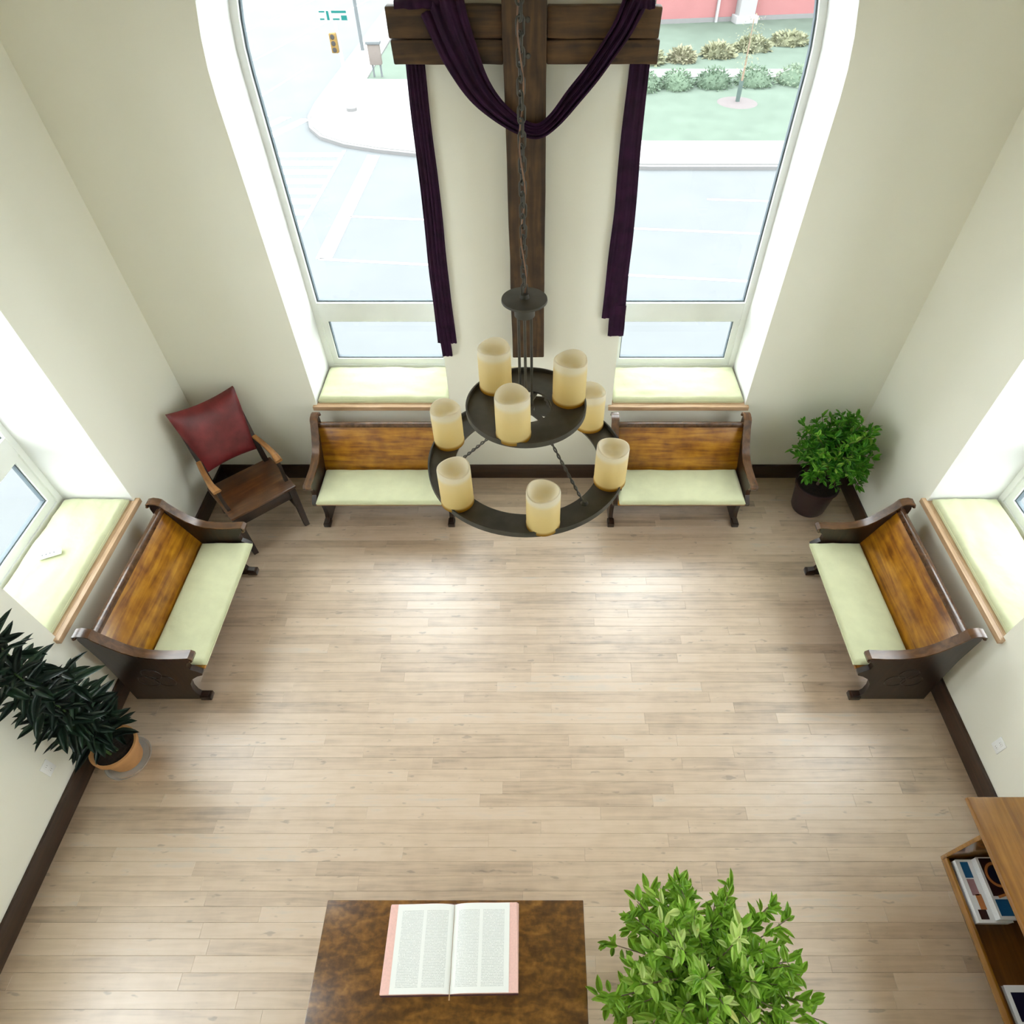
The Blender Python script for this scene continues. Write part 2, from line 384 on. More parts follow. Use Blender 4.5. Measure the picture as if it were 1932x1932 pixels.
def tag(o, label=None, cat=None, group=None, kind=None):
    if label: o['label'] = label
    if cat: o['category'] = cat
    if group: o['group'] = group
    if kind: o['kind'] = kind
    return o

def struct(o, label, cat):
    return tag(o, label, cat, None, 'structure')

# ------------------------------------------------------------------ room shell
PB = lambda s, z, d: Vector((X0 + s, YB + d, z))
PL = lambda s, z, d: Vector((XL - d, Y0 + s, z))
PR = lambda s, z, d: Vector((XR + d, Y0 + s, z))

def opening(sg, ins=0.0, zb=SILL, n=14, ztop=None):
    """half of a big round-arched pair: straight jamb at the pier, outer jamb running into the arch"""
    i, o, R = WI + ins, WO - ins, WO - ins
    pts = [(i, zb), (o, zb)]
    if ztop is not None:
        pts += [(o, ztop), (i, ztop)]
    else:
        a1 = math.acos(i / R)
        pts += [(R * cos(a1 * k / n), SPR + R * sin(a1 * k / n)) for k in range(n + 1)]
    pts = [(sg * p, q) for p, q in pts]
    return pts if sg > 0 else list(reversed(pts))

def wall(name, P, s0, s1, label):
    bm = bmesh.new()
    prism(bm, [(s0, -0.3), (s1, -0.3), (s1, ZC + 0.2), (s0, ZC + 0.2)], P, 0.0, WT, [opening(-1), opening(1)], 1)
    o = finish(name, bm, M['wall'], smooth=20); o.data.materials.append(M['reveal'])
    return struct(o, label, 'wall')

wall('wall_back', PB, XL - X0 - 0.001, XR - X0 + 0.001, 'cream plaster wall behind the wooden cross with two tall windows')
wall('wall_left', PL, YR - Y0, YB - Y0 + WT, 'cream plaster side wall behind the red leather chair')
wall('wall_right', PR, YR - Y0, YB - Y0 + WT, 'cream plaster side wall beside the magazine rack')
struct(mkbox('wall_rear', M['wall'], None, XL - WT, XR + WT, YR - 0.3, YR, -0.3, ZC + 0.2), 'plain cream wall behind the viewer', 'wall')
struct(mkbox('ceiling', M['ceiling'], None, XL - WT, XR + WT, YR - 0.3, YB + WT, ZC, ZC + 0.25), 'brown board ceiling above the chandelier', 'ceiling')

# ---- windows
def window(name, P, sg, label):
    w = empty(name); struct(w, label, 'window')
    F0, F1 = 0.545, 0.63
    def ring(nm, a, b, zb_a, zb_b, mat, d0, d1, zt_a=None, zt_b=None):
        bm = bmesh.new(); prism(bm, opening(sg, a, zb_a, 14, zt_a), P, d0, d1, [opening(sg, b, zb_b, 14, zt_b)])
        return finish(nm, bm, mat, w)
    TB, TT = 1.475, 1.635                    # transom
    ring('frame', 0.0, 0.052, SILL + 0.036, SILL + 0.085, M['frame'], F0, F1)
    bm = bmesh.new(); prism(bm, [(sg * (WI + .05), TB), (sg * (WO - .05), TB), (sg * (WO - .05), TT), (sg * (WI + .05), TT)], P, F0 + .004, F1 - .004)
    finish('transom', bm, M['frame'], w)
    sash = ring('lower_sash', 0.052, 0.105, SILL + 0.085, SILL + 0.15, M['frame'], F0 + .015, F1 - .01, TB, TB - 0.03)
    ring('gasket', 0.052, 0.064, TT, TT + .012, M['gasket'], F0 + .03, F1 - .02)
    ring('gasket', 0.105, 0.114, SILL + .15, SILL + .16, M['gasket'], F0 + .03, F1 - .02, TB - .03, TB - .04)
    bm = bmesh.new(); prism(bm, opening(sg, 0.06, TT), P, F0 + .04, F0 + .046); finish('pane', bm, M['glass'], w)
    bm = bmesh.new(); prism(bm, opening(sg, 0.108, SILL + .15, 14, TB - .03), P, F0 + .04, F0 + .046); finish('pane', bm, M['glass'], w)
    return w

window('window_1', PB, -1, 'tall arched window left of the cross facing the crosswalk')
window('window_2', PB, 1, 'tall arched window right of the cross facing the lawn')
window('window_3', PL, 1, 'tall side window above the pew near the red chair')
window('window_4', PR, 1, 'tall side window above the pew near the dark plant pot')
window('window_5', PL, -1, 'side window on the left wall outside the view')
window('window_6', PR, -1, 'side window on the right wall outside the view')

# ---- wooden window stools (trim) : board over the sill + projecting nosing
def stool(name, P, sg, mat, label):
    t = empty(name); struct(t, label, 'window sill')
    a, b = sorted((sg * WI, sg * WO))
    bm = bmesh.new(); prism(bm, [(a + .002, SILL), (b - .002, SILL), (b - .002, SILL + .036), (a + .002, SILL + .036)], P, 0.001, 0.545); finish('sill_board', bm, mat, t)
    bm = bmesh.new(); prism(bm, [(a - .03, SILL - .004), (b + .03, SILL - .004), (b + .03, SILL + .036), (a - .03, SILL + .036)], P, -0.035, -0.001); finish('nosing', bm, mat, t)
stool('trim_1', PB, -1, M['stool'], 'light oak sill under the window left of the cross')
stool('trim_2', PB, 1, M['stool'], 'light oak sill under the window right of the cross')
stool('trim_3', PL, 1, M['stool_y'], 'light oak sill on the left wall above a pew')
stool('trim_4', PR, 1, M['stool_y'], 'light oak sill on the right wall above a pew')
stool('trim_5', PL, -1, M['stool_y'], 'light oak sill on the left wall outside the view')
stool('trim_6', PR, -1, M['stool_y'], 'light oak sill on the right wall outside the view')

# ---- baseboards
BH, BT = 0.174, 0.022
def bb(name, x0, x1, y0, y1, label):
    struct(mkbox(name, M['baseboard'], None, x0, x1, y0, y1, 0.0, BH, 0.004), label, 'baseboard')
bb('baseboard_back', XL + BT, XR - BT, YB - BT, YB, 'dark brown baseboard along the wall behind the cross')
for nm, x0, x1, lb in (('baseboard_left', XL, XL + BT, 'dark brown baseboard along the left wall'), ('baseboard_right', XR - BT, XR, 'dark brown baseboard along the right wall')):
    o = mkbox(nm, M['baseboard'], None, -(YB - YR) / 2, (YB - YR) / 2, -BT / 2, BT / 2, 0, BH, 0.004)
    o.rotation_euler = (0, 0, pi / 2); o.location = ((x0 + x1) / 2, (YB + YR) / 2, 0)
    struct(o, lb, 'baseboard')

# ------------------------------------------------------------------ plank floor
rnd = random.Random(5)
floor = mkbox('floor', M['floor_base'], None, XL - 0.02, XR + 0.02, YR - 0.02, YB + 0.02, -0.15, -0.014)
struct(floor, 'pale weathered oak plank floor', 'floor')
PW = 0.0845
plank_meshes = {}
def plank_mesh(L):
    k = round(L, 2)
    if k not in plank_meshes:
        bm = bmesh.new(); h = PW / 2 - 0.0003; l = L / 2 - 0.0003; c = 0.0010
        bot = [bm.verts.new(p) for p in ((-l, -h, -.013), (l, -h, -.013), (l, h, -.013), (-l, h, -.013))]
        mid = [bm.verts.new(p) for p in ((-l, -h, -c), (l, -h, -c), (l, h, -c), (-l, h, -c))]
        top = [bm.verts.new(p) for p in ((-l + c, -h + c, 0), (l - c, -h + c, 0), (l - c, h - c, 0), (-l + c, h - c, 0))]
        bm.faces.new(top)
        for a, b in ((bot, mid), (mid, top)):
            for i in range(4): bm.faces.new((a[i], a[(i + 1) % 4], b[(i + 1) % 4], b[i]))
        me = bpy.data.meshes.new('plank'); bmesh.ops.recalc_face_normals(bm, faces=bm.faces); bm.to_mesh(me); bm.free()
        me.materials.append(M['plank']); plank_meshes[k] = me
    return plank_meshes[k]
rest = bmesh.new()
LENS = [0.8, 1.0, 1.2, 1.4, 1.6, 1.9]
y = YB - PW / 2; row = 0; npl = 0
while y > YR - PW:
    x = XL - rnd.uniform(0, 1.1)
    while x < XR:
        L = rnd.choice(LENS); x1 = x + L
        cx = (x + x1) / 2
        vis = y > 0.30 and x1 > XL and npl < 300
        if vis:
            o = bpy.data.objects.new('plank', plank_mesh(L)); o.location = (cx, y, rnd.uniform(-0.0007, 0.0003)); o.parent = floor
            COL.objects.link(o); npl += 1
        else:
            box(rest, x + .0006, x1 - .0006, y - PW / 2 + .0006, y + PW / 2 - .0006, -.013, 0)
        x = x1
    y -= PW; row += 1
tag(finish('planks_behind', rest, M['plank'], floor, smooth=0), kind='stuff')

# ------------------------------------------------------------------ pews
def pew_profile():
    pts = [(.10, 0), (.655, 0), (.665, .05), (.615, .065), (.60, .10), (.598, .17), (.615, .25), (.655, .32), (.71, .365), (.755, .385), (.765, .415), (.735, .445), (.70, .47), (.695, .52), (.715, .56), (.745, .585), (.75, .615)]
    top = [(.75, .64), (.66, .632), (.56, .632), (.47, .645), (.40, .675), (.34, .725), (.28, .80), (.235, .865), (.21, .915)]
    back = [(.155, .925), (.125, .915), (.115, .87), (.13, .6), (.12, .3)]
    return pts, top, back

def make_pew(name, L, loc, rotz, label):
    t = empty(name, loc, rotz); tag(t, label, 'pew', 'short oak church pews under the windows')
    pts, top, back = pew_profile()
    for sg in (-1, 1):
        xo = sg * (L / 2 - 0.02)
        bm = bmesh.new()
        prism(bm, pts + top + back, lambda s, z, d: Vector((xo + d, -s, z)), -0.02, 0.02)
        e = finish('end_panel', bm, M['pew_end'], t)
        # cap rail that follows arm and back post
        path = [(.758, .60), (.775, .618), (.778, .638), (.765, .652)] + [(d, z + .011) for d, z in top[1:]] + [(.19, .935), (.155, .942), (.118, .932), (.108, .90)]
        bm = bmesh.new(); n = len(path); rings = []
        for i, (d, z) in enumerate(path):
            a = Vector(path[max(i - 1, 0)]); b = Vector(path[min(i + 1, n - 1)]); tg = (b - a).normalized(); nr = Vector((tg.y, -tg.x))
            prof = [(-.034, -.009), (-.036, .0), (-.028, .010), (0, .013), (.028, .010), (.036, 0), (.034, -.009)]
            rings.append([bm.verts.new((xo + u, -(d - nr.x * w), z - nr.y * w)) for u, w in prof])
        for i in range(n - 1):
            A, B = rings[i], rings[i + 1]; k = len(A)
            for j in range(k): bm.faces.new((A[j], A[(j + 1) % k], B[(j + 1) % k], B[j]))
        bm.faces.new(rings[0]); bm.faces.new(list(reversed(rings[-1])))
        finish('arm_cap', bm, M['pew_cap'], e)
        # carved tracery on the outside face and front foot block
        bm = bmesh.new()
        for cx_, cz_, r_ in ((.33, .30, .075), (.45, .30, .075), (.39, .40, .07)):
            tube(bm, [(xo + sg * .021, -(cx_ + r_ * cos(q * pi / 10)), cz_ + r_ * sin(q * pi / 10)) for q in range(20)], .0045, 6, True)
        finish('carved_tracery', bm, M['pew_end'], e)
        mkbox('foot_block', M['pew_end'], e, xo - .032, xo + .032, -.685, -.60, 0, .045, .006)
    li = L / 2 - 0.04
    # raked back panel with top rail
    def slab(nm, mat, d0, z0, d1, z1, th, x0=-li, x1=li, bev=.004, par=t):
        ang = atan2(d0 - d1, z1 - z0); h = sqrt((d0 - d1) ** 2 + (z1 - z0) ** 2)
        mt = Matrix.Translation((0, -d0, z0)) @ Matrix.Rotation(-ang, 4, 'X')
        return mkbox(nm, mat, par, x0, x1, -th / 2, th / 2, 0, h, bev, mt)
    slab('backrest', M['pew'], .355, .43, .195, .855, .022)
    slab('back_rail', M['pew_cap'], .205, .845, .19, .885, .05)
    mkbox('seat', M['pew'], t, -li, li, -.775, -.33, .405, .432, .006)
    mkbox('seat_apron', M['pew_end'], t, -li, li, -.70, -.68, .325, .405, .003)
    mkbox('stretcher', M['pew_end'], t, -li, li, -.22, -.20, .12, .24, .003)
    return t

def cushion_mesh(bm, sx, sy, h, seed, wr=0.006, nx=44, ny=22, rad=0.03):
    def prof(t, half):                 # rounded edge falloff
        e = half - abs(t)
        return 1.0 if e >= rad else sqrt(max(0.0, 1 - (1 - e / rad) ** 2))
    top = []
    for j in range(ny + 1):
        row = []
        for i in range(nx + 1):
            # denser near edges
            u = -cos(pi * i / nx) if False else (2 * i / nx - 1)
            v = 2 * j / ny - 1
            u = math.copysign(abs(u) ** 0.75, u); v = math.copysign(abs(v) ** 0.75, v)
            x, y = u * sx / 2, v * sy / 2
            f = min(prof(x, sx / 2), prof(y, sy / 2))
            w = noise.noise(Vector((x * 5 + seed * 7.3, y * 11 + seed, seed))) * wr + noise.noise(Vector((x * 17 + y * 9, y * 23 - x * 6, seed * 3.1))) * wr * 0.45
            w += -abs(noise.noise(Vector((x * 3.2 + seed, y * 7, 4.4 + seed)))) * wr * 1.2
            z = h * (0.42 + 0.58 * f) + (w + 0.006 * (1 - (2 * y / sy) ** 2)) * f
            row.append(bm.verts.new((x, y, z)))
        top.append(row)
    bot = [[bm.verts.new((p.co.x * 0.985, p.co.y * 0.985, 0.0)) for p in row] for row in top]
    for j in range(ny):
        for i in range(nx):
            bm.faces.new((top[j][i], top[j][i + 1], top[j + 1][i + 1], top[j + 1][i]))
            bm.faces.new((bot[j][i], bot[j + 1][i], bot[j + 1][i + 1], bot[j][i + 1]))
    loop = [(0, i) for i in range(nx)] + [(j, nx) for j in range(ny)] + [(ny, i) for i in range(nx, 0, -1)] + [(j, 0) for j in range(ny, 0, -1)]
    for k in range(len(loop)):
        a, b = loop[k], loop[(k + 1) % len(loop)]
        bm.faces.new((top[a[0]][a[1]], bot[a[0]][a[1]], bot[b[0]][b[1]], top[b[0]][b[1]]))

def cushion(name, sx, sy, h, loc, rotz, seed, label, group, wr=.006):
    bm = bmesh.new(); cushion_mesh(bm, sx, sy, h, seed, wr)
    o = finish(name, bm, M['cushion'], None, smooth=60)
    o.location = loc; o.rotation_euler = (0, 0, rotz)
    # sewn seam round the front edge
    bm = bmesh.new()
    q = h * 0.5
    tube(bm, [(-sx / 2 + .01, -sy / 2 - .001, q), (sx / 2 - .01, -sy / 2 - .001, q)], .0025, 6)
    finish('seam', bm, M['cushion'], o)
    return tag(o, label, 'cushion', group)

PEWL = 1.225
SC = (WI + WO) / 2
pews = [
    ('church_pew', (X0 - SC, YB - .002, 0), 0.0, 'oak church pew against the back wall left of the chandelier', 'pale green seat cushion on the pew beside the red chair, back wall'),
    ('church_pew', (X0 + SC, YB - .002, 0), 0.0, 'oak church pew against the back wall right of the chandelier', 'pale green seat cushion on the back-wall pew nearest the dark plant pot'),
    ('church_pew', (XL + .002, Y0 + SC, 0), pi / 2, 'oak church pew against the left wall above the terracotta pot', 'pale green seat cushion on the pew along the left wall'),
    ('church_pew', (XR - .002, Y0 + SC, 0), -pi / 2, 'oak church pew against the right wall', 'pale green seat cushion on the pew along the right wall'),
]
for i, (nm, loc, rz, lb, cl) in enumerate(pews):
    make_pew(nm, PEWL, loc, rz, lb)
    off = Matrix.Rotation(rz, 4, 'Z') @ Vector((0, -.580, .433))
    cushion('seat_cushion', PEWL - .10, .425, .045, Vector(loc) + off, rz, i + 1.5, cl, 'pale green pew cushions', .007)

wc = [(PB, -1, 0.0, 'pale green cushion on the sill left of the cross'), (PB, 1, 0.0, 'pale green cushion on the sill right of the cross'),
      (PL, 1, pi / 2, 'pale green cushion on the left side sill with a white remote on it'), (PR, 1, -pi / 2, 'pale green cushion on the right side sill above a pew')]
for i, (P, sg, rz, lb) in enumerate(wc):
    c = P(sg * SC, SILL + .0365, .275)
    cushion('window_cushion', WO - WI - .02, .50, .055, c, rz, i + 7.7, lb, 'pale green window sill cushions', .009)

# small white remote on the left sill cushion
rm = empty('remote_control', (-3.505, 2.795, 1.0), radians(25)); tag(rm, 'small white remote lying on the left sill cushion', 'remote')
mkbox('body', M['white_plastic'], rm, -.075, .075, -.027, .027, 0, .016, .005)
for k in range(4):
    mkbox('button', M['pole'], rm, -.05 + k * .025, -.04 + k * .025, -.006, .006, .013, .0165, .001)

# ------------------------------------------------------------------ wooden cross with purple cloth
cr = empty('wooden_cross', (-.071, 4.55, 1.54)); tag(cr, 'rough dark timber cross hanging on the back wall', 'cross')
def rough(o, amp, seed):
    for v in o.data.vertices:
        v.co += Vector((noise.noise(v.co * 5 + Vector((seed, 0, 0))), noise.noise(v.co * 5 + Vector((0, seed, 3))), noise.noise(v.co * 5 + Vector((7, 0, seed))))) * amp
def timber(name, mat, x0, x1, y0, y1, z0, z1, seed, n=14, axis=2):
    bm = bmesh.new()
    box(bm, x0, x1, y0, y1, z0, z1, .008)
    lo, hi = ((x0, x1), None, (z0, z1))[axis]
    for k in range(1, n):
        p = lo + (hi - lo) * k / n
        co = [0, 0, 0]; co[axis] = p; no = [0, 0, 0]; no[axis] = 1
        bmesh.ops.bisect_plane(bm, geom=list(bm.verts) + list(bm.edges) + list(bm.faces), plane_co=co, plane_no=no)
    o = finish(name, bm, mat, cr, smooth=30); rough(o, .006, seed); return o
timber('upright', M['cross'], -.128, .128, -.105, -.004, 0, 3.02, 1.7)
timber('arm_board', M['crossx'], -.785, -.129, -.075, .0, 2.155, 2.305, 3.1, 8, 0)
timber('arm_board', M['crossx'], -.778, -.129, -.082, .0, 2.03, 2.150, 4.7, 8, 0)
timber('arm_board', M['crossx'], .129, .778, -.075, .0, 2.155, 2.305, 5.2, 8, 0)
timber('arm_board', M['crossx'], .129, .785, -.082, .0, 2.03, 2.150, 6.9, 8, 0)
for zz in (2.25, 2.08):
    bm = bmesh.new(); lathe(bm, [(0, .012), (.012, .01), (.016, 0)], 10)
    o = finish('bolt', bm, M['iron'], cr); o.rotation_euler = (pi / 2, 0, 0); o.location = (.02, -.107, zz)

cloth = empty('draped_cloth', (-.071, 4.55, 1.5)); tag(cloth, 'long purple cloth draped over the arms of the cross', 'cloth')
def ribbon(name, path, widths, folds, amp, seed, th=.004, nacross=40, wdir=None):
    """cloth band swept along a path; pleats run lengthwise"""
    bm = bmesh.new(); n = len(path); P = [Vector(p) for p in path]; rows = []
    for i in range(n):
        t = (P[min(i + 1, n - 1)] - P[max(i - 1, 0)]).normalized()
        fr = Vector((0, -1, 0))
        if abs(t.dot(fr)) > .95: fr = Vector((0, 0, 1)) if t.y < 0 else Vector((0, 0, 1))
        w = t.cross(fr).normalized(); nrm = w.cross(t).normalized()
        if wdir is not None:
            w = (Vector(wdir) - t * t.dot(Vector(wdir))).normalized(); nrm = w.cross(t).normalized()
        if nrm.y > 0: nrm = -nrm
        row = []
        for k in range(nacross + 1):
            u = k / nacross - .5
            ph = folds * 2 * pi * (u + .5) + 1.1 * noise.noise(Vector((u * 3, i * .05, seed)))
            dep = amp * (sin(ph) + .45 * sin(2.3 * ph + seed) + .5 * noise.noise(Vector((u * 9, i * .08, seed + 5))))
            dep += amp * 1.1 * cos(pi * u)
            uu = u * widths[i] * (1 + .06 * noise.noise(Vector((i * .11, seed, u * 2))))
            row.append((P[i] + w * uu + nrm * dep, nrm))
        rows.append(row)
    A = [[bm.verts.new(p + q * th) for p, q in r] for r in rows]; B = [[bm.verts.new(p) for p, q in r] for r in rows]
    for i in range(n - 1):
        for k in range(nacross):
            bm.faces.new((A[i][k], A[i][k + 1], A[i + 1][k + 1], A[i + 1][k])); bm.faces.new((B[i][k], B[i + 1][k], B[i + 1][k + 1], B[i][k + 1]))
        bm.faces.new((A[i][0], A[i + 1][0], B[i + 1][0], B[i][0])); bm.faces.new((A[i][-1], B[i][-1], B[i + 1][-1], A[i + 1][-1]))
    for i in (0, n - 1):
        for k in range(nacross): bm.faces.new((A[i][k], A[i][k + 1], B[i][k + 1], B[i][k]))
    o = finish(name, bm, M['purple'], None, smooth=70)
    o.parent = cloth; o.matrix_parent_inverse = Matrix.Translation(-cloth.location)
    return o
def lerp_path(keys, n):
    out = []
    for i in range(n + 1):
        f = i / n * (len(keys) - 1); a = min(int(f), len(keys) - 2); q = f - a
        p0 = Vector(keys[max(a - 1, 0)]); p1 = Vector(keys[a]); p2 = Vector(keys[a + 1]); p3 = Vector(keys[min(a + 2, len(keys) - 1)])
        out.append(0.5 * ((2 * p1) + (p2 - p0) * q + (2 * p0 - 5 * p1 + 4 * p2 - p3) * q * q + (3 * p1 - p0 - 3 * p2 + p3) * q ** 3))
    return out
def swag(keys, n): 
    pw = lerp_path(keys, n)
    return [p.to_3d() for p in pw]
# front swag: (x, y, z) + width
sw = [(-.56, 4.53, 3.885, .30), (-.535, 4.465, 3.86, .27), (-.50, 4.43, 3.76, .24), (-.44, 4.425, 3.62, .215), (-.35, 4.42, 3.46, .165), (-.24, 4.412, 3.35, .12), (-.10, 4.408, 3.262, .095), (.01, 4.408, 3.238, .088),
      (.11, 4.412, 3.30, .09), (.22, 4.42, 3.42, .10), (.32, 4.425, 3.53, .105), (.42, 4.428, 3.66, .11), (.49, 4.432, 3.76, .12), (.545, 4.465, 3.86, .14), (.57, 4.53, 3.885, .15)]
n = 90; pth = lerp_path([s[:3] for s in sw], n); wid = [v.x for v in lerp_path([(s[3], 0, 0) for s in sw], n)]
ribbon('swag', pth, wid, 3.5, .010, 2.0)
def tail(x0, x1, zb, w0, w1, seed, folds):
    k = 50
    path = [(x0 + (x1 - x0) * i / k + .004 * sin(i * .22 + seed), 4.566, 3.62 + (zb - 3.62) * i / k) for i in range(k + 1)]
    return ribbon('tail', path, [w0 + (w1 - w0) * i / k for i in range(k + 1)], folds, .0045, seed, .003, 44)
tail(-.735, -.752, 1.60, .115, .155, 3.3, 5)
ribbon('tail', [(-.765 + .0004 * i, 4.556, 1.75 - .0135 * i) for i in range(21)], [.085] * 21, 2.5, .004, 6.1, .003, 24)
tail(.62, .618, 1.835, .12, .185, 8.2, 2.5)
ribbon('tail', [(.645 + .0002 * i, 4.556, 1.95 - .0137 * i) for i in range(21)], [.13] * 21, 1.5, .004, 9.1, .003, 24)
# cloth lying over the top edge of each arm
for sg, xa, xb, seed in ((-1, -.80, -.47, 1.2), (1, .50, .66, 4.4)):
    k = 24; path = []
    for i in range(k + 1):
        a = pi * i / k
        path.append(((xa + xb) / 2, 4.512 - .058 * cos(a), 3.78 + (.085 if True else 0) * (1 if .25 * pi < a < .75 * pi else max(0, sin(a) * 1.35)) ))
    bm = bmesh.new(); rows = []
    pr = [(4.578, 3.60), (4.575, 3.78), (4.566, 3.86), (4.53, 3.882), (4.49, 3.878), (4.462, 3.866), (4.455, 3.835)]
    m_ = 30
    for j, (yy, zz) in enumerate(pr):
        rows.append([bm.verts.new((xa + (xb - xa) * q / m_, yy + .004 * sin(q * 1.3 + seed) * (j > 1), zz + .0025 * sin(q * .6 + j * .7 + seed) * (1 if j > 0 else 0))) for q in range(m_ + 1)])
    for j in range(len(pr) - 1):
        for q in range(m_): bm.faces.new((rows[j][q], rows[j][q + 1], rows[j + 1][q + 1], rows[j + 1][q]))
    o = finish('fold_over_arm', bm, M['purple'], None, smooth=70); o.parent = cloth; o.matrix_parent_inverse = Matrix.Translation(-cloth.location)
    sd = o.modifiers.new('thickness', 'SOLIDIFY'); sd.thickness = .004; sd.offset = 1

# ------------------------------------------------------------------ chandelier
CX, CYY, ZL, ZU, ZCAP = -.036, 1.667, 3.005, 3.255, 3.65
ch = empty('chandelier', (CX, CYY, ZL)); tag(ch, 'two-tier dark iron ring chandelier with cream candle shades', 'chandelier')
def cpart(name, bm, mat, parent=ch, smooth=35):
    return finish(name, bm, mat, parent, smooth)
bm = bmesh.new(); lathe(bm, [(.262, 0), (.357, 0), (.357, .022), (.352, .022), (.351, .007), (.262, .007)], 96, close=True); cpart('lower_ring', bm, M['iron'])
u = ZU - ZL
bm = bmesh.new(); lathe(bm, [(.084, u), (.201, u), (.201, u + .02), (.196, u + .02), (.195, u + .007), (.084, u + .007)], 80, close=True); cpart('upper_ring', bm, M['iron'])
z1 = ZCAP - ZL
bm = bmesh.new(); lathe(bm, [(0, z1 + .02), (.012, z1 + .018), (.014, z1 + .005), (.0660, z1 + .003), (.0670, z1 - .003), (.03, z1 - .005), (.03, z1 - .05), (0, z1 - .05)], 48); cpart('top_plate', bm, M['iron'])
bm = bmesh.new(); lathe(bm, [(0, u + .004), (.028, u + .004), (.028, u - .012), (0, u - .012)], 24); hub = cpart('hub', bm, M['iron'])
for k in range(3):
    a = radians(-90 + 120 * k)
    bm = bmesh.new(); tube(bm, [(.022 * cos(a), .022 * sin(a), z1 - .03), (.022 * cos(a), .022 * sin(a), u)], .0045, 8); cpart('rod', bm, M['iron'])
    a = radians(-50 + 120 * k)
    bm = bmesh.new(); box(bm, 0.02, .09, -.009, .009, u - .004, u + .003, 0, Matrix.Rotation(a, 4, 'Z')); cpart('spoke', bm, M['iron'])
    # twisted strut from the upper ring down to the lower ring
    a0, a1 = ((radians(-65), radians(-47)), (radians(85), radians(70)), (radians(232), radians(190)))[k]
    p0 = Vector((.19 * cos(a0), .19 * sin(a0), u)); p1 = Vector((.285 * cos(a1), .285 * sin(a1), .008))
    st = None
    bm = bmesh.new(); ax = (p1 - p0).normalized(); e1 = ax.orthogonal().normalized(); e2 = ax.cross(e1)
    for q in (0, pi):
        tube(bm, [p0 + (p1 - p0) * i / 40 + (e1 * cos(i * .75 + q) + e2 * sin(i * .75 + q)) * .0032 for i in range(41)], .0026, 6)
    st = cpart('twisted_strut', bm, M['iron'])
    bm = bmesh.new(); lathe(bm, [(0, .012), (.008, .012), (.014, 0), (0, 0)], 14, (.29 * cos(a1), .29 * sin(a1), .007)); cpart('boss', bm, M['iron'], st)
def candle_mesh():
    bm = bmesh.new()
    h, r = .158, .0555
    lathe(bm, [(0, .0), (r + .0008, 0), (r + .0012, .010), (r, .016), (r, .06), (r - .0005, h - .008), (r - .002, h - .001), (r - .006, h), (r - .012, h - .006), (r - .02, h - .013), (.018, h - .018), (0, h - .019)], 40)
    for v in bm.verts:
        f = max(0, (v.co.z - h * .8) / (h * .2))
        v.co.z += .005 * f * sin(2 * atan2(v.co.y, v.co.x) + .6)
    bmesh.ops.recalc_face_normals(bm, faces=bm.faces)
    me = bpy.data.meshes.new('candle_shade'); bm.to_mesh(me); bm.free()
    me.polygons.foreach_set('use_smooth', [True] * len(me.polygons)); me.set_sharp_from_angle(angle=radians(50)); me.materials.append(M['candle'])
    return me
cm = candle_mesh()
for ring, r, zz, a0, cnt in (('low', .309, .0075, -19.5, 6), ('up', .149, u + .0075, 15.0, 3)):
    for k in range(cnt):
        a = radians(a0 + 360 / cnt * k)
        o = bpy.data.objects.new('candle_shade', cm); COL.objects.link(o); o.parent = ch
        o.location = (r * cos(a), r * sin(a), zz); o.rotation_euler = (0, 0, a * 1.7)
# chain: single links while in view, the rest joined
def link_mesh():
    bm = bmesh.new(); pts = []
    for i in range(20):
        a = 2 * pi * i / 20
        pts.append((.0085 * cos(a), 0, .0105 * (1 if sin(a) >= 0 else -1) + .0085 * sin(a)))
    tube(bm, pts, .0028, 6, True); bmesh.ops.recalc_face_normals(bm, faces=bm.faces)
    me = bpy.data.meshes.new('chain_link'); bm.to_mesh(me); bm.free(); me.polygons.foreach_set('use_smooth', [True] * len(me.polygons)); me.materials.append(M['iron']); return me
lm = link_mesh(); zt = z1 + .03; k = 0; restc = bmesh.new()
while zt + ZL < ZC - .02:
    mt = Matrix.Translation((0, 0, zt)) @ Matrix.Rotation((k % 2) * pi / 2 + .4, 4, 'Z')
    if zt + ZL < 4.55:
        o = bpy.data.objects.new('chain_link', lm); COL.objects.link(o); o.parent = ch; o.matrix_local = mt
    else:
        b = bmesh.new(); b.from_mesh(lm); add_bm(restc, b, mt)
    zt += .0275; k += 1
tag(finish('upper_chain', restc, M['iron'], ch), kind='stuff')
bm = bmesh.new(); tube(bm, [(.006 * sin(i * .55), .006 * cos(i * .55) - .004, z1 + .01 + i * .02) for i in range(int((ZC - ZCAP - .02) / .02))], .0022, 6)
M['cord'] = simple('copper_brown_cord', (0.22, 0.11, 0.06), 0.4)
cpart('power_cord', bm, M['cord'])
bm = bmesh.new(); lathe(bm, [(0, 0), (.02, 0), (.06, .03), (.065, .045), (0, .045)], 32, (0, 0, ZC - ZL - .045)); cpart('ceiling_canopy', bm, M['iron'])

# ------------------------------------------------------------------ red leather armchair in the corner
A42 = radians(42)
chx = empty('armchair', (-2.595, 3.985, 0), A42); tag(chx, 'old wooden armchair with red leather back in the corner', 'chair')
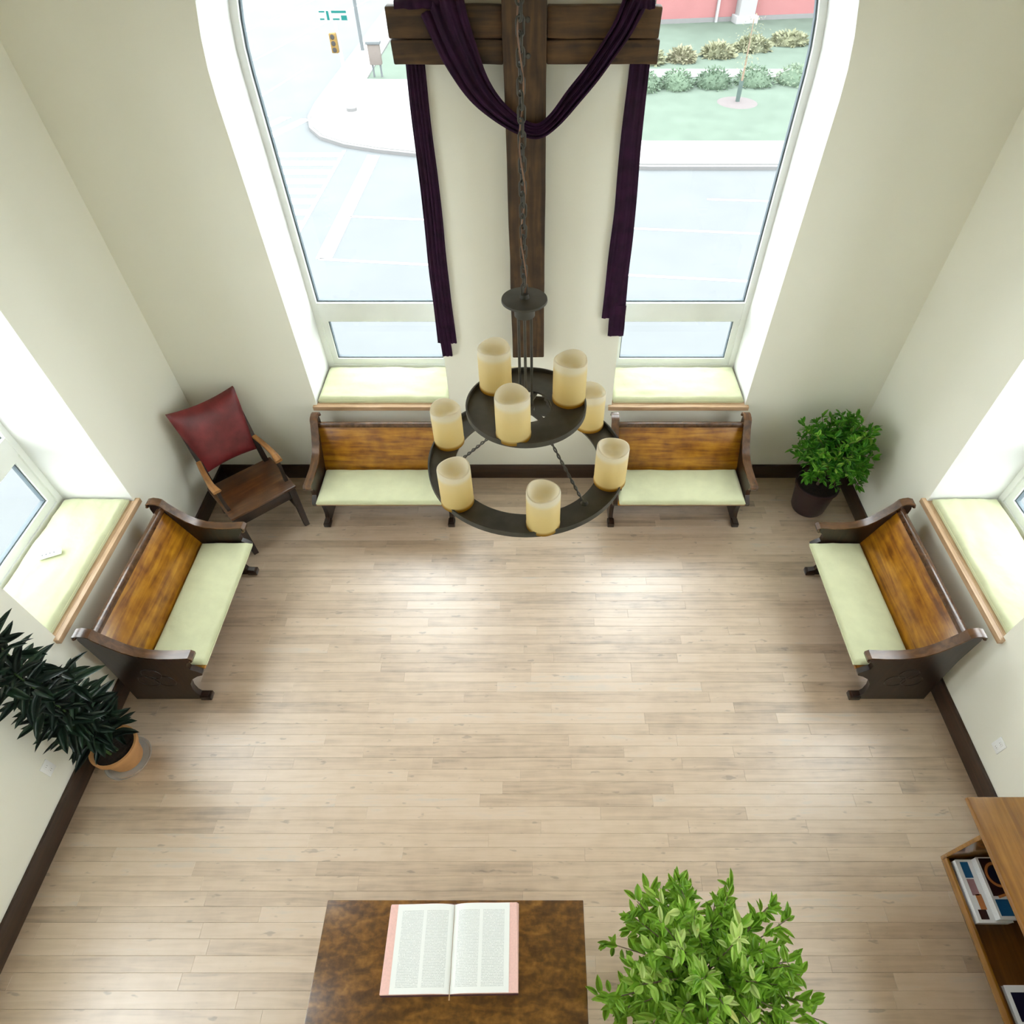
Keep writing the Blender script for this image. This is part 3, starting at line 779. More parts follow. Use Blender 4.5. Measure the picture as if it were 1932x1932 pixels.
# local: x = width, -y = front
SW, SD, SZ = .62, .52, .475
mkbox('seat', M['chair_seat'], chx, -SW / 2, SW / 2, -SD / 2, SD / 2, SZ - .03, SZ, .012)
mkbox('apron', M['chair_wood'], chx, -SW / 2 + .03, SW / 2 - .03, -SD / 2 + .02, -SD / 2 + .045, SZ - .14, SZ - .03, .004)
mkbox('apron', M['chair_wood'], chx, -SW / 2 + .03, SW / 2 - .03, SD / 2 - .045, SD / 2 - .02, SZ - .14, SZ - .03, .004)
for sg in (-1, 1):
    mkbox('side_rail', M['chair_wood'], chx, sg * (SW / 2 - .055) - .012, sg * (SW / 2 - .055) + .012, -SD / 2 + .03, SD / 2 - .03, SZ - .14, SZ - .03, .003)
    def leg(nm, pts, s):
        bm = bmesh.new(); tube(bm, pts, s, 4); return finish(nm, bm, M['chair_wood'], chx, 30)
    xo = sg * (SW / 2 - .045)
    leg('leg', [(xo, -SD / 2 + .035, SZ - .03), (xo, -SD / 2 + .02, .25), (xo * .98, -SD / 2 - .03, 0)], [.042, .038, .031])
    # rear leg runs on into the back post
    leg('leg', [(xo * .96, SD / 2 + .13, 0), (xo * .97, SD / 2 + .03, .25), (xo * .97, SD / 2 - .02, SZ), (xo * .95, SD / 2 + .045, .72), (xo * .98, SD / 2 + .165, 1.14)], [.026, .03, .032, .028, .022])
    # arm with front post
    leg('arm_post', [(xo * 1.03, -SD / 2 + .12, SZ - .01), (xo * 1.06, -SD / 2 + .16, .60), (xo * 1.05, -SD / 2 + .17, .685)], [.022, .018, .022])
    bm = bmesh.new()
    keys = [(xo * .98, SD / 2 + .035, .735), (xo * 1.05, SD / 2 - .10, .725), (xo * 1.10, 0, .712), (xo * 1.10, -SD / 2 + .22, .70), (xo * 1.07, -SD / 2 + .14, .695)]
    pp = lerp_path(keys, 24); R = []
    for i, p in enumerate(pp):
        w = .022 + .014 * (i / 24) ** 1.5; hgt = .014
        R.append([bm.verts.new(p + Vector((w * math.copysign(abs(cos(q)) ** .6, cos(q)), 0, hgt * math.copysign(abs(sin(q)) ** .6, sin(q))))) for q in [2 * pi * j / 12 for j in range(12)]])
    for i in range(24):
        for j in range(12): bm.faces.new((R[i][j], R[i][(j + 1) % 12], R[i + 1][(j + 1) % 12], R[i + 1][j]))
    bm.faces.new(R[0]); bm.faces.new(list(reversed(R[-1])))
    finish('arm', bm, M['chair_arm'], chx, 60)
mkbox('stretcher', M['chair_wood'], chx, -SW / 2 + .05, SW / 2 - .05, -.02, .02, .16, .19, .004)
for sg in (-1, 1):
    xo = sg * (SW / 2 - .05)
    bm = bmesh.new(); tube(bm, [(xo, -SD / 2 + .01, .175), (xo, SD / 2 + .06, .175)], .016, 8); finish('stretcher', bm, M['chair_wood'], chx)
# upholstered back pad: curved, puffy
def backpad():
    bm = bmesh.new(); nx, nz = 26, 22; F = []; Bk = []
    for j in range(nz + 1):
        t = j / nz; z = .615 + t * .535; yb = SD / 2 + .02 + (z - .60) * .27
        half = .232 + .062 * t
        fr, br = [], []
        for i in range(nx + 1):
            s = 2 * i / nx - 1
            crest = .055 * (s * s) * t ** 4          # crest rail dips in the middle
            puff = .06 * (max(0, 1 - abs(s) ** 3.2) * max(0, 1 - abs(2 * t - 1) ** 3.4)) ** .6
            bow = .030 * (1 - s * s)
            fr.append(bm.verts.new((s * half, yb + bow - .018 - puff, z + crest)))
            br.append(bm.verts.new((s * half, yb + bow + .012, z + crest)))
        F.append(fr); Bk.append(br)
    for j in range(nz):
        for i in range(nx):
            bm.faces.new((F[j][i], F[j][i + 1], F[j + 1][i + 1], F[j + 1][i])); bm.faces.new((Bk[j][i], Bk[j + 1][i], Bk[j + 1][i + 1], Bk[j][i + 1]))
        bm.faces.new((F[j][0], F[j + 1][0], Bk[j + 1][0], Bk[j][0])); bm.faces.new((F[j][nx], Bk[j][nx], Bk[j + 1][nx], F[j + 1][nx]))
    for i in range(nx):
        bm.faces.new((F[0][i], Bk[0][i], Bk[0][i + 1], F[0][i + 1])); bm.faces.new((F[nz][i], F[nz][i + 1], Bk[nz][i + 1], Bk[nz][i]))
    return finish('back_pad', bm, M['leather'], chx, 50)
pad = backpad()
pad['label'] = 'oxblood red leather back pad'
bm = bmesh.new()
for sg in (-1, 1):
    for j in range(16):
        t = (j + .5) / 16; z = .62 + t * .52; yb = SD / 2 + .02 + (z - .60) * .27
        c = Vector((sg * (.217 + .055 * t), yb - .019, z + .02 * t ** 3))
        lathe(bm, [(0, .005), (.004, .003), (.0055, -.002)], 8, c)
finish('nail_heads', bm, M['stud'], pad)

# ------------------------------------------------------------------ plants
def leaf_mesh(name, L, W, mat, fold=.25, droop=.15, n=5):
    bm = bmesh.new(); C, Lf, Rt = [], [], []
    for i in range(n + 1):
        t = i / n; w = W / 2 * (sin(pi * min(1, t * .96 + .02)) ** .75) * (1 - .25 * t)
        z = -droop * L * t * t
        C.append(bm.verts.new((t * L, 0, z)))
        if 0 < i < n:
            Lf.append(bm.verts.new((t * L, w, z + w * fold))); Rt.append(bm.verts.new((t * L, -w, z + w * fold)))
    for S in (Lf, Rt):
        bm.faces.new((C[0], C[1], S[0]))
        for i in range(1, n - 1): bm.faces.new((C[i], C[i + 1], S[i], S[i - 1]))
        bm.faces.new((C[n - 1], C[n], S[n - 2]))
    me = bpy.data.meshes.new(name); bm.to_mesh(me); bm.free()
    me.polygons.foreach_set('use_smooth', [True] * len(me.polygons)); me.materials.append(mat)
    return me

def place_leaves(root, spots, meshes, limit, seed, name='leaf', camz=4.6):
    r = random.Random(seed)
    inv = root.matrix_world.inverted() if False else Matrix.Translation(-root.location)
    camp = Vector((0, 0, camz))
    def key(m): return (m.translation - camp).length + r.uniform(0, .15)
    spots = sorted(spots, key=key)
    restm = bmesh.new()
    for i, m in enumerate(spots):
        me = meshes[i % len(meshes)]
        if i < limit:
            o = bpy.data.objects.new(name, me); COL.objects.link(o); o.parent = root; o.matrix_local = inv @ m
        else:
            b = bmesh.new(); b.from_mesh(me); add_bm(restm, b, inv @ m)
    if len(spots) > limit:
        me = bpy.data.meshes.new('inner_foliage'); restm.to_mesh(me)
        me.polygons.foreach_set('use_smooth', [True] * len(me.polygons)); me.materials.append(meshes[0].materials[0])
        o = bpy.data.objects.new('inner_foliage', me); COL.objects.link(o); o.parent = root; tag(o, kind='stuff')
    restm.free()

def orient(p, d, roll, s=1.0):
    d = d.normalized(); up = Vector((0, 0, 1))
    if abs(d.dot(up)) > .97: up = Vector((1, 0, 0))
    yv = up.cross(d).normalized(); zv = d.cross(yv)
    m = Matrix((d, yv, zv)).transposed().to_4x4()
    return Matrix.Translation(p) @ m @ Matrix.Rotation(roll, 4, 'X') @ Matrix.Scale(s, 4)

def pot(root, prof, mat, soil_z, soil_r):
    bm = bmesh.new(); lathe(bm, prof, 40); finish('pot', bm, mat, root)
    bm = bmesh.new(); lathe(bm, [(0, soil_z + .012), (soil_r * .5, soil_z + .006), (soil_r, soil_z)], 28)
    for v in bm.verts: v.co.z += noise.noise(v.co * 40) * .008
    finish('soil', bm, M['soil'], root)

def ficus(name, base, crown_c, crown_r, nleaf, nbranch, L, mat, seed, label, potfn, zbase, limit=300, holes=.0):
    r = random.Random(seed); root = empty(name, base); tag(root, label, 'plant')
    potfn(root)
    bx, by = base[0], base[1]; cc = Vector(crown_c); spots = []
    trunk = [Vector((0, 0, zbase)), Vector((.01, .0, zbase + .2)), Vector(((cc.x - bx) * .5, (cc.y - by) * .5, cc.z * .75)), Vector((cc.x - bx, cc.y - by, cc.z))]
    bm = bmesh.new(); tube(bm, lerp_path(trunk, 16), [.016 - .0006 * i for i in range(17)], 8); finish('trunk', bm, M['bark'], root)
    bm = bmesh.new()
    for b in range(nbranch):
        # direction on the ellipsoid
        th = r.uniform(0, 2 * pi); ph = math.asin(r.uniform(-.65, .98))
        d = Vector((cos(th) * cos(ph) * crown_r[0], sin(th) * cos(ph) * crown_r[1], sin(ph) * crown_r[2])) * r.choice((r.uniform(.55, .85), r.uniform(.85, 1.0), r.uniform(.9, 1.12)))
        start = Vector((bx, by, 0)) + trunk[2] * (.75 + .25 * r.random()) if d.z < .1 else cc - Vector((0, 0, crown_r[2] * .3))
        start = Vector((bx + trunk[2].x, by + trunk[2].y, max(zbase + .15, cc.z - crown_r[2] * r.uniform(.15, .75))))
        end = cc + d; mid = (start + end) / 2 + Vector((0, 0, .06 * r.random() + .03))
        pp = lerp_path([start, mid, end, ], 8)
        tube(bm, [p - Vector((bx, by, 0)) for p in pp], [.005 - .0004 * i for i in range(9)], 5)
        per = max(3, nleaf // nbranch)
        for k in range(per):
            t = .38 + .62 * (k + r.random()) / per
            f = t * 8; a = min(int(f), 7); p = pp[a].lerp(pp[a + 1], f - a)
            out = (end - start).normalized()
            side = Vector((r.gauss(0, 1), r.gauss(0, 1), r.gauss(.15, .6))).normalized()
            dd = (out * .65 + side).normalized()
            m = orient(p + dd * .008, dd, r.uniform(-.9, .9), r.uniform(.7, 1.2)); tip = m @ Vector((L, 0, 0))
            if tip.y < YB - .02 and tip.x < XR - .02:
                spots.append(m)
    finish('branches', bm, M['bark'], root)
    meshes = [leaf_mesh('leaf', L, L * .46, mat, .3, .18), leaf_mesh('leaf', L * 1.05, L * .40, mat, .15, .32), leaf_mesh('leaf', L * .9, L * .50, mat, .4, .05)]
    place_leaves(root, spots, meshes, limit, seed)
    return root

# bushy plant in the dark plum pot (right corner)
ficus('potted_ficus', (2.655, 4.17, 0), (2.66, 4.15, .76), (.345, .33, .36), 2700, 110, .070, M['ficus'], 11,
      'bushy green potted plant in a dark plum pot in the corner',
      lambda rt: pot(rt, [(0, 0), (.145, 0), (.158, .03), (.188, .30), (.20, .305), (.20, .335), (.186, .335), (.18, .28), (0, .28)], M['dark_pot'], .30, .182), .29)
# bright plant beside the table (near the camera)
ficus('potted_ficus', (.80, .33, 0), (.775, .36, .95), (.51, .38, .35), 2700, 120, .072, M['ficus_bright'], 23,
      'bright green leafy plant standing beside the table with the open book',
      lambda rt: pot(rt, [(0, 0), (.12, 0), (.13, .03), (.16, .27), (.172, .275), (.172, .30), (.158, .30), (.152, .25), (0, .25)], M['dark_pot'], .265, .154), .255)
# tall dark plant on the left
def dark_plant():
    r = random.Random(4)
    root = empty('potted_tall_plant', (-2.95, 1.705, 0)); tag(root, 'tall dark-leaved plant in a tan terracotta pot by the left wall', 'plant')
    pot(root, [(0, .012), (.095, .012), (.104, .03), (.135, .20), (.15, .203), (.152, .245), (.138, .247), (.132, .20), (0, .20)], M['terracotta'], .215, .133)
    bm = bmesh.new(); lathe(bm, [(0, 0), (.138, 0), (.158, .022), (.154, .024), (.136, .006), (0, .006)], 40); finish('saucer', bm, M['saucer'], root)
    spots = []
    for k, (dx, dy, h, lx, ly) in enumerate(((-.03, .03, 1.62, -.02, .05), (.03, -.02, 1.40, .03, -.03), (0, -.05, 1.5, -.03, -.05), (.02, .05, 1.1, .05, .06))):
        pts = [Vector((dx, dy, .2)), Vector((dx + lx * .4, dy + ly * .4, h * .5)), Vector((dx + lx, dy + ly, h))]
        pp = lerp_path(pts, 20)
        bm = bmesh.new(); tube(bm, pp, [.010 - .0003 * i for i in range(21)], 7); finish('stem', bm, M['stem'], root)
        nl = int(h * 56)
        for i in range(nl):
            t = .25 + .75 * (i + r.random() * .5) / nl; f = t * 20; a = min(int(f), 19); p = pp[a].lerp(pp[a + 1], f - a)
            th = i * 2.4 + r.uniform(-.3, .3)
            d = Vector((cos(th), sin(th), r.uniform(-.15, .55) + .4 * (t > .9)))
            m = orient(p + root.location, d, r.uniform(-.4, .4), r.uniform(.75, 1.15))
            if (m @ Vector((.2, 0, 0))).x < XL + .04:
                d.x = abs(d.x) * .3; m = orient(p + root.location, d, r.uniform(-.4, .4), r.uniform(.6, .9))
            spots.append(m)
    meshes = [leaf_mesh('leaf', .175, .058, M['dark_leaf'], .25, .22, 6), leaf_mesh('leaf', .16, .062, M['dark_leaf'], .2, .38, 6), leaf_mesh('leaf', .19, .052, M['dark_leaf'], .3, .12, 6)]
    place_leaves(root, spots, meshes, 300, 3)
dark_plant()

# ------------------------------------------------------------------ table with the open book
TZ = .95
tb = empty('table', (-.407, .30, 0)); tag(tb, 'dark quartersawn oak table carrying the open book', 'table')
mkbox('tabletop', M['table'], tb, -.64, .64, -.36, .352, TZ - .032, TZ, .005)
mkbox('apron', M['table'], tb, -.56, .56, .26, .285, TZ - .15, TZ - .032)
mkbox('apron', M['table'], tb, -.56, .56, -.295, -.27, TZ - .15, TZ - .032)
for sx in (-1, 1):
    mkbox('apron', M['table'], tb, sx * .55 - .012, sx * .55 + .012, -.27, .26, TZ - .15, TZ - .032)
    for sy in (-1, 1):
        bm = bmesh.new(); box(bm, sx * .545 - .035, sx * .545 + .035, sy * .27 - .035, sy * .27 + .035, 0, TZ - .033, .006)
        finish('leg', bm, M['pew_end'], tb)
bk = empty('open_book', (-.405, .452, TZ), radians(.8)); tag(bk, 'large open book with rose-edged pages on the table', 'book')
mkbox('cover', M['cover'], bk, -.317, .317, -.184, .184, 0, .006, .002)
def block(sg):
    prof = []
    n = 18; h0 = .042 if sg > 0 else .036
    for i in range(n + 1):
        t = i / n; x = .308 * t
        z = h0 * (1 - math.exp(-t * 9)) + .010 * sin(pi * min(1, t * 1.5)) * (1 - t) - .006 * t
        prof.append((sg * x, .0065 + z))
    bm = bmesh.new(); yv = .178
    T = [[bm.verts.new((x + (sg * .008 * (k == 0) * (i == n)), yy, z)) for i, (x, z) in enumerate(prof)] for k, yy in enumerate((-yv, yv))]
    Bt = [[bm.verts.new((x * 1.03, yy, .0062)) for x, z in prof] for yy in (-yv, yv)]
    for i in range(n):
        bm.faces.new((T[0][i], T[0][i + 1], T[1][i + 1], T[1][i]))
        bm.faces.new((Bt[0][i], Bt[1][i], Bt[1][i + 1], Bt[0][i + 1]))
        for k in (0, 1): bm.faces.new((T[k][i], Bt[k][i], Bt[k][i + 1], T[k][i + 1]))
    bm.faces.new((T[0][n], Bt[0][n], Bt[1][n], T[1][n])); bm.faces.new((T[0][0], T[1][0], Bt[1][0], Bt[0][0]))
    b = finish('page_block', bm, M['page_edge'], bk, 30)
    bm = bmesh.new()
    ins = .022
    keep = [(x, z + .0012) for x, z in prof if abs(x) <= .308 - ins]
    R = [[bm.verts.new((x, yy, z)) for x, z in keep] for yy in (-yv + .001, yv - .001)]
    for i in range(len(keep) - 1): bm.faces.new((R[0][i], R[0][i + 1], R[1][i + 1], R[1][i]))
    pg = finish('page', bm, M['page'], b, 30)
    if pg.data.polygons[0].normal.z < 0: pg.data.flip_normals()
block(-1); block(1)
mkbox('ribbon_marker', M['straw'] if False else M['stool'], bk, -.003, .003, -.20, .18, .0075, .0085)

# ------------------------------------------------------------------ oak magazine rack on the right
rk = empty('magazine_rack', (2.78, .40, 0)); tag(rk, 'honey oak console rack with a low open shelf on the right wall', 'rack')
mkbox('top_board', M['rack'], rk, 2.345 - 2.78, 3.06 - 2.78, -.40 - .40 + .0, 1.13 - .40, .965, 1.0, .006)
YS0, YS1 = -.75, .60
for yy in (YS1, YS0):
    mkbox('side_panel', M['rack'], rk, 2.475 - 2.78, 3.05 - 2.78, yy - .022, yy, .30, .965, .003)
    for xx in (2.80, 2.98):
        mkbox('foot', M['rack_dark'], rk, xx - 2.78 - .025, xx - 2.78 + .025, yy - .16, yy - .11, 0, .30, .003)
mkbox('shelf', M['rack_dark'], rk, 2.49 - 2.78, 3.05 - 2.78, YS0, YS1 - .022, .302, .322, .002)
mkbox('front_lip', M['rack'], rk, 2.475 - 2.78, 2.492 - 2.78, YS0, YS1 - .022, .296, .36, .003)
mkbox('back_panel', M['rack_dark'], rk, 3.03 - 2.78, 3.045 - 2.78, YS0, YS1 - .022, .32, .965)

def magazine(name, x0, x1, y0, y1, z0, th, cover_parts, label, cat='magazine', n=1):
    m = empty(name, ((x0 + x1) / 2, (y0 + y1) / 2, z0)); tag(m, label, cat, 'reading matter on the rack shelf')
    w, d = (x1 - x0) / 2, (y1 - y0) / 2
    mkbox('pages', M['paper'], m, -w + .002, w, -d + .002, d - .002, 0.001, th - .0015)
    mkbox('cover', M['mag_white'], m, -w, w, -d, d, th - .0015, th)
    for (nm, mat, a0, a1, b0, b1) in cover_parts:
        mkbox(nm, M[mat], m, -w + 2 * w * a0, -w + 2 * w * a1, -d + 2 * d * b0, -d + 2 * d * b1, th, th + .0006)
    return m
M['paper'] = simple('page_stack', (0.70, 0.71, 0.74), 0.7, var=0.08, scale=150)
M['mag_white'] = simple('glossy_white_cover', (0.78, 0.79, 0.82), 0.25)
M['mag_blue'] = simple('cover_blue', (0.014, 0.10, 0.24), 0.25)
M['mag_teal'] = simple('cover_teal', (0.015, 0.17, 0.30), 0.25)
M['mag_brown'] = simple('cover_brown', (0.035, 0.012, 0.012), 0.25)
M['mag_orange'] = simple('cover_orange', (0.48, 0.18, 0.06), 0.25)
M['mag_navy'] = simple('cover_navy', (0.010, 0.010, 0.030), 0.25)
M['mag_mauve'] = simple('cover_mauve', (0.35, 0.20, 0.22), 0.25)
magazine('magazine', 2.505, 2.70, .640, .962, .3225, .065,
         [('blue_panel', 'mag_blue', .12, .36, .70, .96), ('mauve_picture', 'mag_mauve', .12, .34, .42, .68), ('peach_picture', 'mag_orange', .20, .38, .20, .44), ('dark_picture', 'mag_brown', .10, .34, .05, .20)],
         'white magazine with a blue corner lying nearest the shelf edge')
g = magazine('magazine', 2.598, 2.83, .648, .962, .3885, .055,
         [('brown_picture', 'mag_brown', .06, .97, .36, .98), ('teal_band', 'mag_teal', .41, .97, .05, .31), ('blue_band', 'mag_blue', .06, .40, .05, .31)],
         'thick dark magazine with an orange ring and blue band on its cover')
bm = bmesh.new(); lathe(bm, [(.052, 0), (.066, 0), (.066, .0012), (.052, .0012)], 32, (-.03, .065, .0557), close=True); finish('orange_ring', bm, M['mag_orange'], g)
bm = bmesh.new(); lathe(bm, [(0, .0011), (.046, .0011), (.046, 0)], 28, (-.03, .065, .0557)); finish('navy_disc', bm, M['mag_navy'], g)
mkbox('orange_stripe', M['mag_orange'], g, -.085, .05, -.035, -.022, .0556, .0564, 0, Matrix.Rotation(.25, 4, 'Z'))
magazine('magazine', 2.52, 2.75, .05, .36, .3225, .03, [('grey_picture', 'mag_navy', .1, .9, .5, .9), ('teal_band', 'mag_teal', .1, .9, .1, .3)], 'white magazine at the near end of the rack shelf')

# ------------------------------------------------------------------ wall outlets
def outlet(name, x, y, z, rz, label):
    o = empty(name, (x, y, z), rz); tag(o, label, 'outlet')
    mkbox('cover_plate', M['white_plastic'], o, -.037, .037, -.007, 0, -.06, .06, .003)
    for zz in (-.026, .026):
        s = mkbox('socket', M['white_plastic'], o, -.017, .017, -.0095, -.006, zz - .014, zz + .014, .002)
        for xx in (-.006, .006): mkbox('slot', M['dark_slot'], s, xx - .001, xx + .001, -.010, -.0094, zz - .004, zz + .005)
outlet('wall_outlet', XL, 1.49, .42, pi / 2, 'white wall outlet on the left wall beside the terracotta pot')
outlet('wall_outlet', XR, 1.64, .415, -pi / 2, 'white wall outlet on the right wall above the rack')

# ------------------------------------------------------------------ outdoors
def plate(name, poly, z0, z1, mat, parent=None):
    bm = bmesh.new(); prism(bm, poly, lambda s, t, d: Vector((s, t, d)), z0, z1); return finish(name, bm, mat, parent, 0)
street = plate('street', [(-90, -60), (90, -60), (90, 130), (-90, 130)], ZG - .3, ZG, M['asphalt']); struct(street, 'pale grey asphalt street outside the windows', 'street')
def strip(nm, pts, mat='paint', z=.012): return plate(nm, pts, ZG, ZG + z, M[mat], street)
def lane(nm, x0, y0, x1, y1, w=.13):
    d = Vector((x1 - x0, y1 - y0)).normalized(); q = Vector((-d.y, d.x)) * w / 2
    return strip(nm, [(x0 - q.x, y0 - q.y), (x1 - q.x, y1 - q.y), (x1 + q.x, y1 + q.y), (x0 + q.x, y0 + q.y)])
lane('lane_line', -6.9, 19.28, 30, 15.4); lane('lane_line', -6.5, 22.38, 30, 18.9)
lane('lane_line', 6.2, 23.82, 9.2, 23.6); lane('lane_line', 12.2, 23.4, 15.2, 23.2)
strip('stop_line', [(-7.02, 19.3), (-6.50, 19.3), (-6.44, 28.1), (-6.96, 28.2)])
strip('crosswalk_edge', [(-8.10, 18.6), (-7.96, 18.6), (-7.94, 28.7), (-8.08, 28.7)])
strip('crosswalk_edge', [(-11.4, 18.6), (-11.26, 18.6), (-11.0, 28.9), (-11.14, 28.9)])
for k in range(8):
    yy = 21.55 + k * .915
    strip('crosswalk_stripe', [(-11.2, yy), (-8.1, yy), (-8.1, yy + .50), (-11.2, yy + .50)])
for k in range(7):
    xx = -12.0 - k * 1.0
    strip('crosswalk_stripe', [(xx, 30.0 + .25 * k), (xx + .5, 29.9 + .25 * k), (xx + 1.7, 32.6 + .25 * k), (xx + 1.2, 32.7 + .25 * k)])
lane('lane_line', -18.5, 49, -13.2, 74, .16); lane('lane_line', -15.9, 42.5, -10.9, 66, .16); lane('lane_line', -13.6, 36, -12.6, 41, .16)
bk_ = [(-10.45, 34.5), (-10.3, 32.6), (-9.9, 31.2), (-9.2, 30.1), (-8.0, 29.2), (-6.5, 28.6), (-5.0, 28.2), (0, 27.3), (4.4, 26.85), (40, 26.9), (40, 29.4), (4.7, 29.4), (-3, 30.6), (-5, 33), (-6.0, 38.3), (-8.8, 38.4), (-9.0, 60), (-10.48, 60)]
sdw = plate('sidewalk', bk_, ZG, ZG + .15, M['concrete']); struct(sdw, 'pale concrete sidewalk curving round the street corner', 'sidewalk')
kerb_path = [(-10.50, 60), (-10.52, 34.5), (-10.37, 32.55), (-9.95, 31.12), (-9.25, 30.02), (-8.03, 29.10), (-6.52, 28.48), (-5.02, 28.07), (0, 27.15), (4.4, 26.65), (40, 26.7)]
bm = bmesh.new(); kp = [Vector((*p, ZG + .07)) for p in kerb_path]; tube(bm, kp, .10, 4); finish('kerb', bm, M['kerb'], sdw, 0)
lw = plate('lawn', [(-3, 30.65), (4.7, 29.42), (60, 29.42), (60, 38.75), (-5.9, 38.75), (-4.9, 33.1)], ZG, ZG + .12, M['grass']); struct(lw, 'pale green lawn across the street', 'lawn')
lw2 = plate('lawn', [(-8.8, 38.45), (-6.0, 38.4), (60, 40.3), (60, 95), (-8.9, 95)], ZG - .02, ZG + .11, M['grass']); struct(lw2, 'green lawn below the red building', 'lawn')
pt = plate('footpath', [(-5.9, 38.7), (60, 38.7), (60, 40.2), (-5.9, 40.2)], ZG, ZG + .16, M['concrete']); struct(pt, 'white footpath crossing the lawn', 'path')

def shrub(name, c, rx, ry, rz, mat, seed, label, group, nl=420, ll=.16):
    r = random.Random(seed); root = empty(name, (c[0], c[1], ZG + .1)); tag(root, label, 'shrub', group)
    bm = bmesh.new()
    bmesh.ops.create_icosphere(bm, subdivisions=3, radius=1)
    for v in bm.verts:
        k = 1 + .22 * noise.noise(v.co * 2.3 + Vector((seed, 0, 0)))
        v.co = Vector((v.co.x * rx * k * .9, v.co.y * ry * k * .9, max(-.05, v.co.z) * rz * k * .9))
    finish('shrub_body', bm, mat, root, 80)
    lm_ = leaf_mesh('leaf', ll, ll * .5, mat); bm = bmesh.new()
    for i in range(nl):
        th = r.uniform(0, 2 * pi); ph = math.asin(r.uniform(0, 1)); d = Vector((cos(th) * cos(ph), sin(th) * cos(ph), sin(ph)))
        p = Vector((d.x * rx, d.y * ry, d.z * rz)) * r.uniform(.85, 1.1)
        b = bmesh.new(); b.from_mesh(lm_); add_bm(bm, b, orient(p, d + Vector((r.gauss(0, .6), r.gauss(0, .6), r.gauss(0, .5))), r.uniform(-1, 1), r.uniform(.7, 1.3)))
    tag(finish('foliage', bm, mat, root, 0), kind='stuff')
hl = ['shrub at the cross end of the hedge along the footpath', 'second hedge shrub from the cross, along the footpath', 'third hedge shrub from the cross, left of the young tree', 'hedge shrub right behind the young tree', 'hedge shrub just right of the young tree', 'hedge shrub at the right window jamb']
for i, x in enumerate((3.9, 5.4, 7.0, 8.9, 11.0, 13.2)):
    shrub('hedge_shrub', (x, 36.6 + .25 * i), (.62, .66, .78, .88, .95, 1.0)[i], .85, .7, M['hedge'], i * 3 + 2, hl[i], 'hedge shrubs along the footpath')
sl = ['straw-coloured grass clump nearest the cross arm above the path', 'straw-coloured grass clump second along the garden bed', 'straw-coloured grass clump below the white column', 'straw-coloured grass clump uphill of the young tree', 'straw-coloured grass clump at the right end of the bed']
for i, (x, yy) in enumerate(((6.2, 41.6), (8.0, 42.0), (10.2, 42.9), (12.4, 44.2), (14.9, 45.6))):
    shrub('ornamental_grass', (x, yy), (.62, .66, .85, .95, 1.1)[i], .6, .5, M['straw'], i * 5 + 1, sl[i], 'grass clumps in the garden bed', 300, .3)
tr = empty('young_tree', (9.55, 34.6, ZG + .12)); tag(tr, 'slim young tree with a guard standing in a mulch ring on the lawn', 'tree')
bm = bmesh.new(); lathe(bm, [(0, .06), (.8, .04), (.95, 0)], 24); finish('mulch_ring', bm, M['mulch'], tr)
bm = bmesh.new(); tube(bm, [(0, 0, 0), (.02, 0, 1.5), (.0, .05, 3.2)], [.06, .045, .02], 8); finish('trunk', bm, M['bark'], tr)
bm = bmesh.new(); lathe(bm, [(.10, 0), (.11, .7), (.10, .9), (.08, .9), (.08, 0)], 12, close=True); finish('tree_guard', bm, M['sleeve'], tr)
lm_ = leaf_mesh('leaf', .12, .05, M['straw']); bm = bmesh.new(); r = random.Random(77)
for i in range(200):
    p = Vector((r.gauss(0, .32), r.gauss(0, .32), 2.3 + r.gauss(0, .6))); b = bmesh.new(); b.from_mesh(lm_)
    add_bm(bm, b, orient(p, Vector((r.gauss(0, 1), r.gauss(0, 1), r.gauss(0, 1))), 0))
tag(finish('foliage', bm, M['straw'], tr, 0), kind='stuff')

bd = empty('brick_building', (22, 62, ZG)); tag(bd, 'red brick building with a white column across the lawn', 'building')
mt = Matrix.Rotation(radians(10), 4, 'Z')
mkbox('wall', M['brick'], bd, -16.5, 16, -8.6, 6, 0, 9, 0, mt)
mkbox('plinth', M['kerb'], bd, -16.6, 16.1, -8.66, -8.6, 0, .35, 0, mt)
for xx in (-10.2, -1.5, 7.5):
    mkbox('column', M['ext_white'], bd, xx - .55, xx + .55, -9.3, -8.6, 0, 8.5, .03, mt)
    mkbox('column_base', M['ext_white'], bd, xx - .75, xx + .75, -9.5, -8.6, 0, .5, .03, mt)
for xx in (-13.5, -5.8, 3.0):
    w = mkbox('window', M['ext_white'], bd, xx - 1.1, xx + 1.1, -8.7, -8.58, 3.0, 5.6, 0, mt)
    mkbox('pane', M['pole'], w, xx - .95, xx + .95, -8.72, -8.69, 3.15, 5.45, 0, mt)
mkbox('roof', M['kerb'], bd, -17, 16.5, -9.2, 6.5, 9, 9.4, 0, mt)
mkbox('downpipe', M['ext_white'], bd, -12.1, -11.95, -8.8, -8.65, 0, 9, 0, mt)

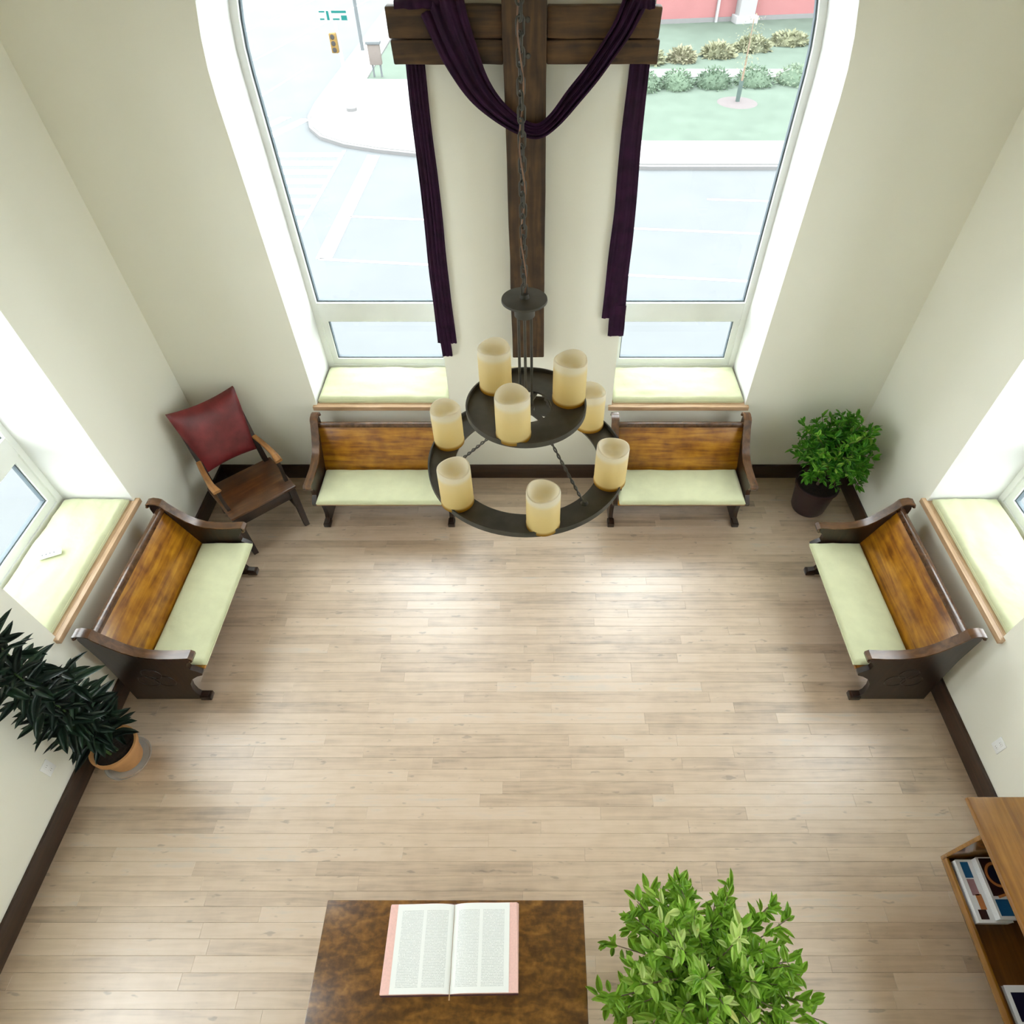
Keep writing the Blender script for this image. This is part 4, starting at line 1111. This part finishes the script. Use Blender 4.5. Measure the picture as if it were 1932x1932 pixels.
# traffic signal pole, street sign, small cabinet sign at the corner
sp_ = empty('traffic_signal', (-8.58, 33.37, ZG + .15)); tag(sp_, 'pale traffic signal pole with a yellow signal head on the corner', 'traffic light')
bm = bmesh.new(); tube(bm, [(0, 0, 0), (0, 0, 2.0), (0, 0, 4.1)], [.085, .075, .06], 12); finish('pole', bm, M['paint'], sp_)
bm = bmesh.new(); lathe(bm, [(.24, 0), (.24, .12), (.12, .2), (.08, .2)], 16); finish('pole_base', bm, M['kerb'], sp_)
hd = mkbox('signal_head', M['signal'], sp_, -.30, -.02, -.32, -.07, 2.25, 2.95, .03)
for zz in (2.37, 2.6, 2.83):
    bm = bmesh.new(); lathe(bm, [(0, .03), (.085, .02), (.095, 0)], 14)
    o = finish('lens', bm, M['signal_dark'], hd); o.rotation_euler = (pi / 2, 0, 0); o.location = (-.16, -.32, zz)
ss = empty('street_sign', (-8.58, 33.16, ZG + 3.5)); tag(ss, 'teal street name sign on top of the signal pole', 'sign')
mkbox('sign_plate', M['ext_white'], ss, -.56, .62, -.02, .02, .03, .37, .005)
for a, b_, c, d in ((-.54, -.30, .30, .35), (-.54, -.36, .05, .10), (-.24, -.14, .04, .35), (-.02, .60, .28, .36), (.36, .60, .04, .20), (.0, .28, .05, .10)):
    mkbox('lettering', M['teal'], ss, a, b_, -.026, -.02, c, d)
mkbox('sign_clamp', M['pole'], ss, -.03, .03, .02, .145, .10, .30)
cb = empty('utility_cabinet', (-8.28, 38.9, ZG + .11)); tag(cb, 'cream cabinet sign on posts beside the sidewalk', 'cabinet')
mkbox('body', M['box_cream'], cb, -.30, .30, -.15, .15, .55, 1.42, .02)
mkbox('cap', M['pole'], cb, -.36, .36, -.2, .2, 1.42, 1.54, .01)
for xx in (-.2, .2): mkbox('post', M['pole'], cb, xx - .04, xx + .04, -.04, .04, 0, .55)
lp = empty('lamp_post', (-10.05, 44.1, ZG + .15)); tag(lp, 'slender grey lamp post on the sidewalk edge', 'lamp post')
bm = bmesh.new(); tube(bm, [(0, 0, 0), (0, 0, 8.5)], [.10, .06], 10); finish('pole', bm, M['pole'], lp)
bm = bmesh.new(); tube(bm, [(0, 0, 8.3), (-.8, 0, 8.7), (-1.6, 0, 8.8)], .05, 8); finish('arm', bm, M['pole'], lp)
mkbox('lamp_head', M['pole'], lp, -2.1, -1.5, -.12, .12, 8.72, 8.85, .02)
